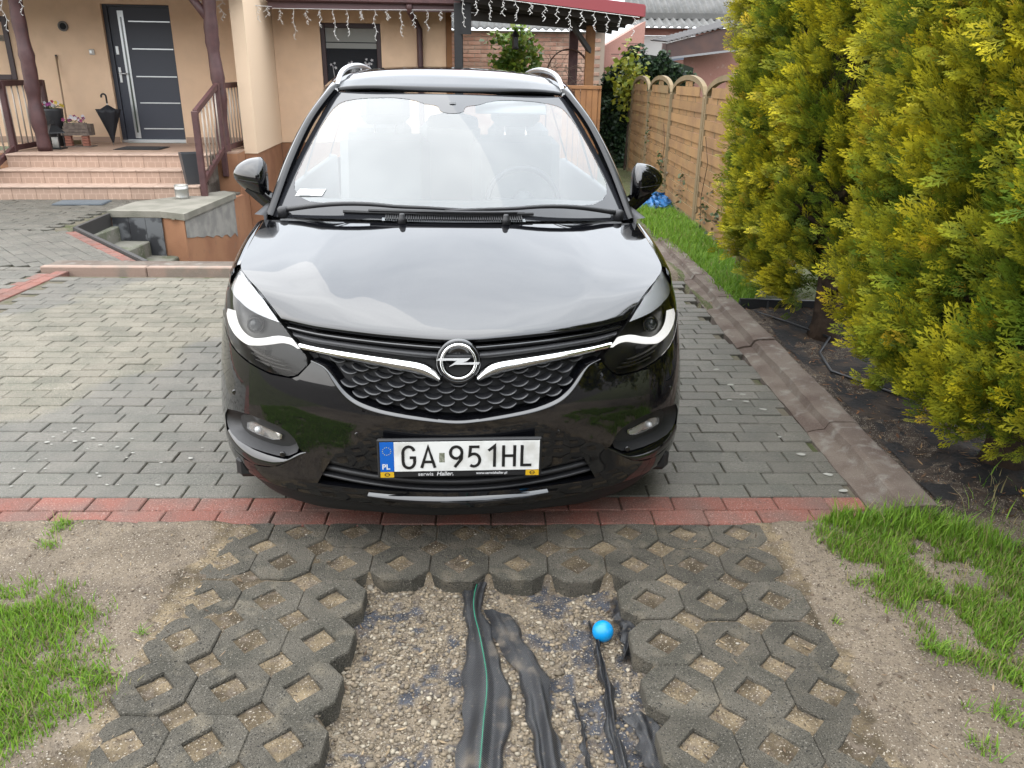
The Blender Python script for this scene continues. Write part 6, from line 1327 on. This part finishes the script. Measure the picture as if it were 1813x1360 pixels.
# pergola
pg_ = empty('pergola', (.4, 14.2, 0), 0, 'wooden pergola with red metal roof edge and dark underside', 'pergola'); O_ = Vector((.4, 14.2, 0)); wood_o = pbr('orange pergola wood', (.36, .165, .055), rough=.65, var=((5, (.27, .12, .045), .4, .65),), bump=((25, .3, 3),)); red_me = pbr('red metal edge', (.31, .052, .060), rough=.40, spec=.5); undr = pbr('dark roof underside', (.060, .055, .052), rough=.8)
A, B, Cc, Dd = [Vector(p)-O_ for p in ((-.95, 12.95, 2.74), (1.86, 12.95, 2.44), (-.95, 15.0, 2.70), (1.66, 15.0, 2.36))]
corrugated('roof_sheet', A, B, Cc, Dd, 20, .020, undr, pg_)
def beam(nm, a, b, w_, h, mat, par, off=0.):
    a, b = Vector(a), Vector(b); d = (b-a).normalized(); s_ = Vector((0, 0, 1)).cross(d); s_ = (s_.normalized() if s_.length > 1e-3 else Vector((1, 0, 0)))*w_; u = d.cross(s_).normalized()*h
    V = [p+i*s_+j*u for p in (a, b) for i, j in ((-1, -1), (1, -1), (1, 1), (-1, 1))]; return mk(nm, V, [(0, 1, 2, 3), (7, 6, 5, 4), (0, 4, 5, 1), (1, 5, 6, 2), (2, 6, 7, 3), (3, 7, 4, 0)], mat, par)
beam('red_fascia', A+Vector((-.0, -.03, .045)), B+Vector((.03, -.03, .045)), .02, .075, red_me, pg_); beam('red_capping', A+Vector((0, .06, .125)), B+Vector((.03, .06, .125)), .085, .010, red_me, pg_); beam('red_fascia', B+Vector((.03, -.01, .045)), Dd+Vector((.03, 0, .045)), .02, .072, red_me, pg_)
for t in (.15, .4, .65, .9): beam('rafter', A.lerp(Cc, t)+Vector((0, 0, -.07)), B.lerp(Dd, t)+Vector((-.05, 0, -.07)), .03, .04, undr, pg_)
for (x, y, w_, h, m_) in ((1.20, 14.0, .075, 2.34, wood_o), (.97, 14.6, .075, 2.30, brown_w), (-.90, 13.4, .065, 2.6, darkp)): box('post', (x-.4-w_, x-.4+w_, y-14.2-w_, y-14.2+w_, 0, h), m_, pg_, ch=.008)
box('dark_board', (-1.26, -1.10, -.9, -.85, 2.16, 2.66), darkp, pg_); beam('brace', Vector((1.20, 13.95, 1.95))-O_, Vector((.80, 13.6, 2.42))-O_, .03, .035, undr, pg_); beam('brace', Vector((1.22, 14.1, 1.95))-O_, Vector((1.30, 14.9, 2.32))-O_, .03, .035, undr, pg_)
beam('beam', Vector((-.9, 14.0, 2.46))-O_, Vector((1.45, 14.0, 2.32))-O_, .045, .055, undr, pg_)
icicles('white icicle lights along the red pergola edge', [(-.90, 12.90, 2.69), (.5, 12.90, 2.54), (1.82, 12.90, 2.40)], 24)
hl_ = empty('hanging_lantern', (-.02, 14.1, 1.98), 0, 'small dark lantern hanging under the pergola roof', 'lantern'); MB().tube([(0, 0, .30), (0, 0, .62)], .004, 4).build('chain', bk, hl_); MB().lathe([(.05, 0), (.06, .02), (.05, .04), (.05, .18), (.075, .20), (.02, .27), (.01, .30)], 6).build('lantern_body', bk, hl_)
# low board fence of the terrace
df = empty('terrace_fence', (.72, 13.0, 0), 0, 'low orange brown board fence of the terrace behind the car roof', 'fence')
for k in range(6): box('board', (.005+.092*k, .087+.092*k, 0, .022, .02, 1.39), wood_o, df, ch=.004)
box('top_rail', (-.02, .60, -.02, .06, 1.392, 1.445), wood_o, df, ch=.006); box('end_post', (.555, .60, .024, .10, 0, 1.39), wood_o, df)
# sapling
sp_t = empty('sapling', (.05, 15.2, 0), 0, 'young tree with bright green leaves before the brick wall', 'tree'); r = np.random.default_rng(14); q = []
for k in range(26):
    c_ = np.array([r.normal(0, .23), r.normal(0, .2), 1.95+r.normal(0, .27)]); q.append(r.normal(0, .075, (46, 3))+c_)
leaves('crown', np.concatenate(q), .105, [(.16, .26, .03), (.22, .33, .04), (.10, .20, .025), (.28, .34, .05)], sp_t, 15)
mb = MB(); mb.tube([(0, 0, 0), (.01, 0, .9), (-.01, .02, 1.6), (.02, 0, 2.3)], [.028, .022, .016, .006], 7); mb.build('trunk', bark_m, sp_t)
for k in range(7): a = k*2.1; MB().tube([(0, 0, 1.35+.11*k), (.16*math.cos(a), .14*math.sin(a), 1.5+.11*k), (.33*math.cos(a), .28*math.sin(a), 1.62+.11*k)], [.011, .007, .003], 5).build('branch', bark_m, sp_t)
# wire arch with a twiggy climber
ar = empty('garden_arch', (.88, 14.35, 0), 0, 'rusty garden arch overgrown with bare twigs', 'trellis'); rust = pbr('rusty wire', (.11, .055, .04), rough=.8)
for dy in (-.09, .09): MB().tube([(-.36, dy, 0), (-.36, dy, 1.55)]+[(-.36*math.cos(a), dy, 1.60+.40*math.sin(a)) for a in np.linspace(0, PI, 16)]+[(.36, dy, 1.55), (.36, dy, 0)], .010, 6).build('hoop', rust, ar, True)
for k in range(7): z = .3+.25*k; MB().tube([(-.36, -.09, min(z, 1.6)), (-.36, .09, min(z, 1.6))], .006, 5).build('rung', rust, ar)
random.seed(9); mb = MB()
for k in range(130):
    p = Vector((random.uniform(-.34, .34), random.uniform(-.12, .12), random.uniform(.9, 1.75))); q = p+Vector((random.uniform(-.2, .2), random.uniform(-.08, .08), random.uniform(-.05, .22))); m_ = (p+q)/2+Vector((random.uniform(-.04, .04), 0, random.uniform(-.03, .05))); mb.tube([p, m_, q], .004, 4, cap=False)
mb.build('twigs', pbr('grey brown twig', (.20, .15, .11), rough=.9), ar)
# pink rendered shed wall, white wall, old corrugated roofs
pink = pbr('pink old render', (.47, .25, .20), rough=.92, var=((1.6, (.40, .20, .16), .4, .66, 5), (7, (.52, .36, .30), .62, .76, 4)), bump=((30, .4, 4),)); whw = pbr('white render', (.74, .74, .71), rough=.9)
sh = empty('old_shed', (1.6, 17.2, 0), 0, 'old pink rendered shed beyond the ivy', 'shed'); 
MB().add([(0, 0, 0), (.95, 0, 0), (.95, 0, 2.62), (0, 0, 2.06), (0, 2, 0), (.95, 2, 0), (.95, 2, 2.62), (0, 2, 2.06)], [(3, 2, 1, 0), (4, 5, 6, 7), (0, 1, 5, 4), (1, 2, 6, 5), (2, 3, 7, 6), (3, 0, 4, 7)]).build('wall', pink, sh)
for (x, z, l) in ((.1, 1.75, .6), (.3, 2.0, .55), (.5, 2.2, .4), (.2, 1.5, .7)): box('crack', (x, x+l, -.004, -.001, z, z+.012), pbr('dark joint', (.16, .10, .09), rough=1) if 'dark joint' not in bpy.data.materials else bpy.data.materials['dark joint'], sh)
ob = empty('old_building', (2.62, 19.0, 0), 0, 'old outbuilding with white wall and grey corrugated roof', 'building')
box('wall', (0, 4.0, 0, 4.0, 0, 2.44), whw, ob); box('wall_band', (-.02, 4.0, -.03, -.003, 2.445, 2.60), pink, ob); box('dark_band', (.02, 4.0, -.02, -.003, 1.6, 2.02), pbr('blue grey band', (.16, .20, .26), rough=.7), ob)
corrugated('lower_roof', (-.12, -.32, 2.60), (4.2, -.32, 2.60), (-.12, .55, 2.84), (4.2, .55, 2.84), 26, .028, grey_corr, ob); corrugated('upper_roof', (-.15, .45, 2.90), (4.2, .45, 2.90), (-.15, 3.6, 4.3), (4.2, 3.6, 4.3), 28, .028, grey_corr, ob)
box('roof_step', (-.1, 4.2, .42, .56, 2.80, 2.93), grey_corr, ob)
ls = empty('lean_to', (2.76, 15.9, 0), 0, 'brown edged lean-to roof with pink wall above the fence', 'shed'); brm = pbr('brown roof edge', (.105, .052, .040), rough=.6, var=((4, (.075, .04, .034), .4, .6),))
MB().add([(0, 0, 1.92), (1.4, -.3, 2.10), (1.4, -.3, 2.52), (0, 0, 2.16), (0, .03, 1.92), (1.4, -.27, 2.10), (1.4, -.27, 2.52), (0, .03, 2.16)], [(3, 2, 1, 0), (4, 5, 6, 7), (0, 1, 5, 4), (1, 2, 6, 5), (2, 3, 7, 6), (3, 0, 4, 7)]).build('roof_edge', brm, ls)
corrugated('roof_sheet', (.0, -.05, 2.19), (1.4, -.35, 2.55), (0, 2.0, 2.30), (1.4, 2.0, 2.66), 16, .014, pbr('dark roof felt', (.07, .065, .065), rough=.8), ls); beam('gutter', (-.03, -.06, 1.90), (1.4, -.36, 2.08), .03, .018, pbr('grey gutter', (.30, .30, .31), rough=.5), ls)
MB().add([(.40, .25, 0), (1.9, .25, 0), (1.9, .25, 2.2), (.40, .25, 1.95)], [(3, 2, 1, 0)]).build('wall_face', pink, ls); box('wall', (.41, 1.89, .26, 1.9, 0, 1.9), pink, ls); box('roof_end', (-.06, -.002, -.04, .06, 1.86, 2.17), brm, ls)
# crumpled blue tarp by the fence
bt2 = empty('blue_tarp', (1.80, 10.3, 0), 0, 'crumpled bright blue plastic tarp in the grass by the fence', 'tarp'); bpl = pbr('blue tarp plastic', (.02, .17, .45), rough=.4); r = np.random.default_rng(2)
V = []; n_ = 22
for i in range(n_):
    for j in range(n_): u, v = i/(n_-1)*2-1, j/(n_-1)*2-1; rr = max(0, 1-u*u-v*v*.8); V.append((u*.21+.03*r.normal(), v*.30+.03*r.normal(), .015+.17*rr**.6*(.55+.7*r.random())))
mk('tarp_sheet', V, [(i*n_+j, i*n_+j+1, (i+1)*n_+j+1, (i+1)*n_+j) for i in range(n_-1) for j in range(n_-1)], bpl, bt2, True); MB().tube([(-.2, -.1, .03), (-.05, -.25, .05), (.12, -.2, .09), (.2, -.02, .08)], .022, 6).build('tarp_fold', bpl, bt2, True)
# ivy tendrils on the fence
tn = empty('climbing_tendrils', (1.99, 10, 0), 0, 'thin leafy tendrils climbing the wooden fence', 'climber'); r = np.random.default_rng(31); q = np.concatenate([np.stack([np.full(30, -.005)-.02*r.random(30), yy+r.normal(0, .12, 30), zz+r.normal(0, .12, 30)], 1) for yy, zz in ((-1.6, .25), (-.3, .30), (1.1, .5), (2.4, .8), (.9, .25), (-2.2, .2))]); leaves('tendril_leaves', q, .045, [(.05, .09, .03), (.09, .12, .05), (.16, .12, .07)], tn, 32)
for yy in (-1.6, .9): MB().tube([(-.02, yy, 0), (-.022, yy+.1, .4), (-.022, yy-.05, .75), (-.022, yy+.15, 1.0)], .004, 4).build('stem', bark_m, tn)
# ================================================================ behind the viewer: what the car paint mirrors
nh = empty('neighbour_house', (-4.6, -8.0, 0), 0, 'brown neighbouring house across the yard, mirrored in the bonnet', 'house'); nb = pbr('brown facade', (.085, .062, .048), rough=.9)
box('wall', (-4, 4.2, -5, 0, 0, 2.9), nb, nh); V = [(-4.5, .5, 2.9), (4.7, .5, 2.9), (4.7, -5.5, 2.9), (-4.5, -5.5, 2.9), (-4.5, -2.5, 4.9), (4.7, -2.5, 4.9)]; mk('roof', V, [(0, 1, 5, 4), (2, 3, 4, 5), (1, 2, 5), (3, 0, 4), (3, 2, 1, 0)], pbr('dark roof tiles', (.045, .034, .030), rough=.8), nh)
for x in (-2.6, 0., 2.6): wq = box('window', (x-.5, x+.5, .001, .03, 1.0, 2.1), pane_m, nh); box('window_frame', (x-.54, x-.501, .001, .05, .96, 2.14), whw, wq); box('window_frame', (x+.501, x+.54, .001, .05, .96, 2.14), whw, wq)
r = np.random.default_rng(77)
for k, (x, y, h) in enumerate(((1.6, -8.8, 6.2), (4.4, -7.9, 6.8), (7.2, -7.2, 6.0))):  # unseen trees, added and raised to darken the reflections in the car
    tr_ = empty('garden_tree', (x, y, 0), 0, ['dark garden tree behind the viewer nearest the house', 'tallest dark garden tree behind the viewer', 'dark garden tree behind the viewer at the far side'][k], 'tree', 'garden trees behind the viewer'); q = r.normal(0, 1, (2600, 3)); q /= np.linalg.norm(q, axis=1)[:, None]; q *= (r.random((2600, 1))**.4)*np.array([1.7, 1.4, h*.42]); q[:, 2] += h*.55
    leaves('crown', q, .30, [(.035, .06, .02), (.05, .08, .025), (.03, .05, .02)], tr_, 78+k); MB().tube([(0, 0, 0), (0, 0, h*.7)], [.12, .05], 8).build('trunk', bark_m, tr_)
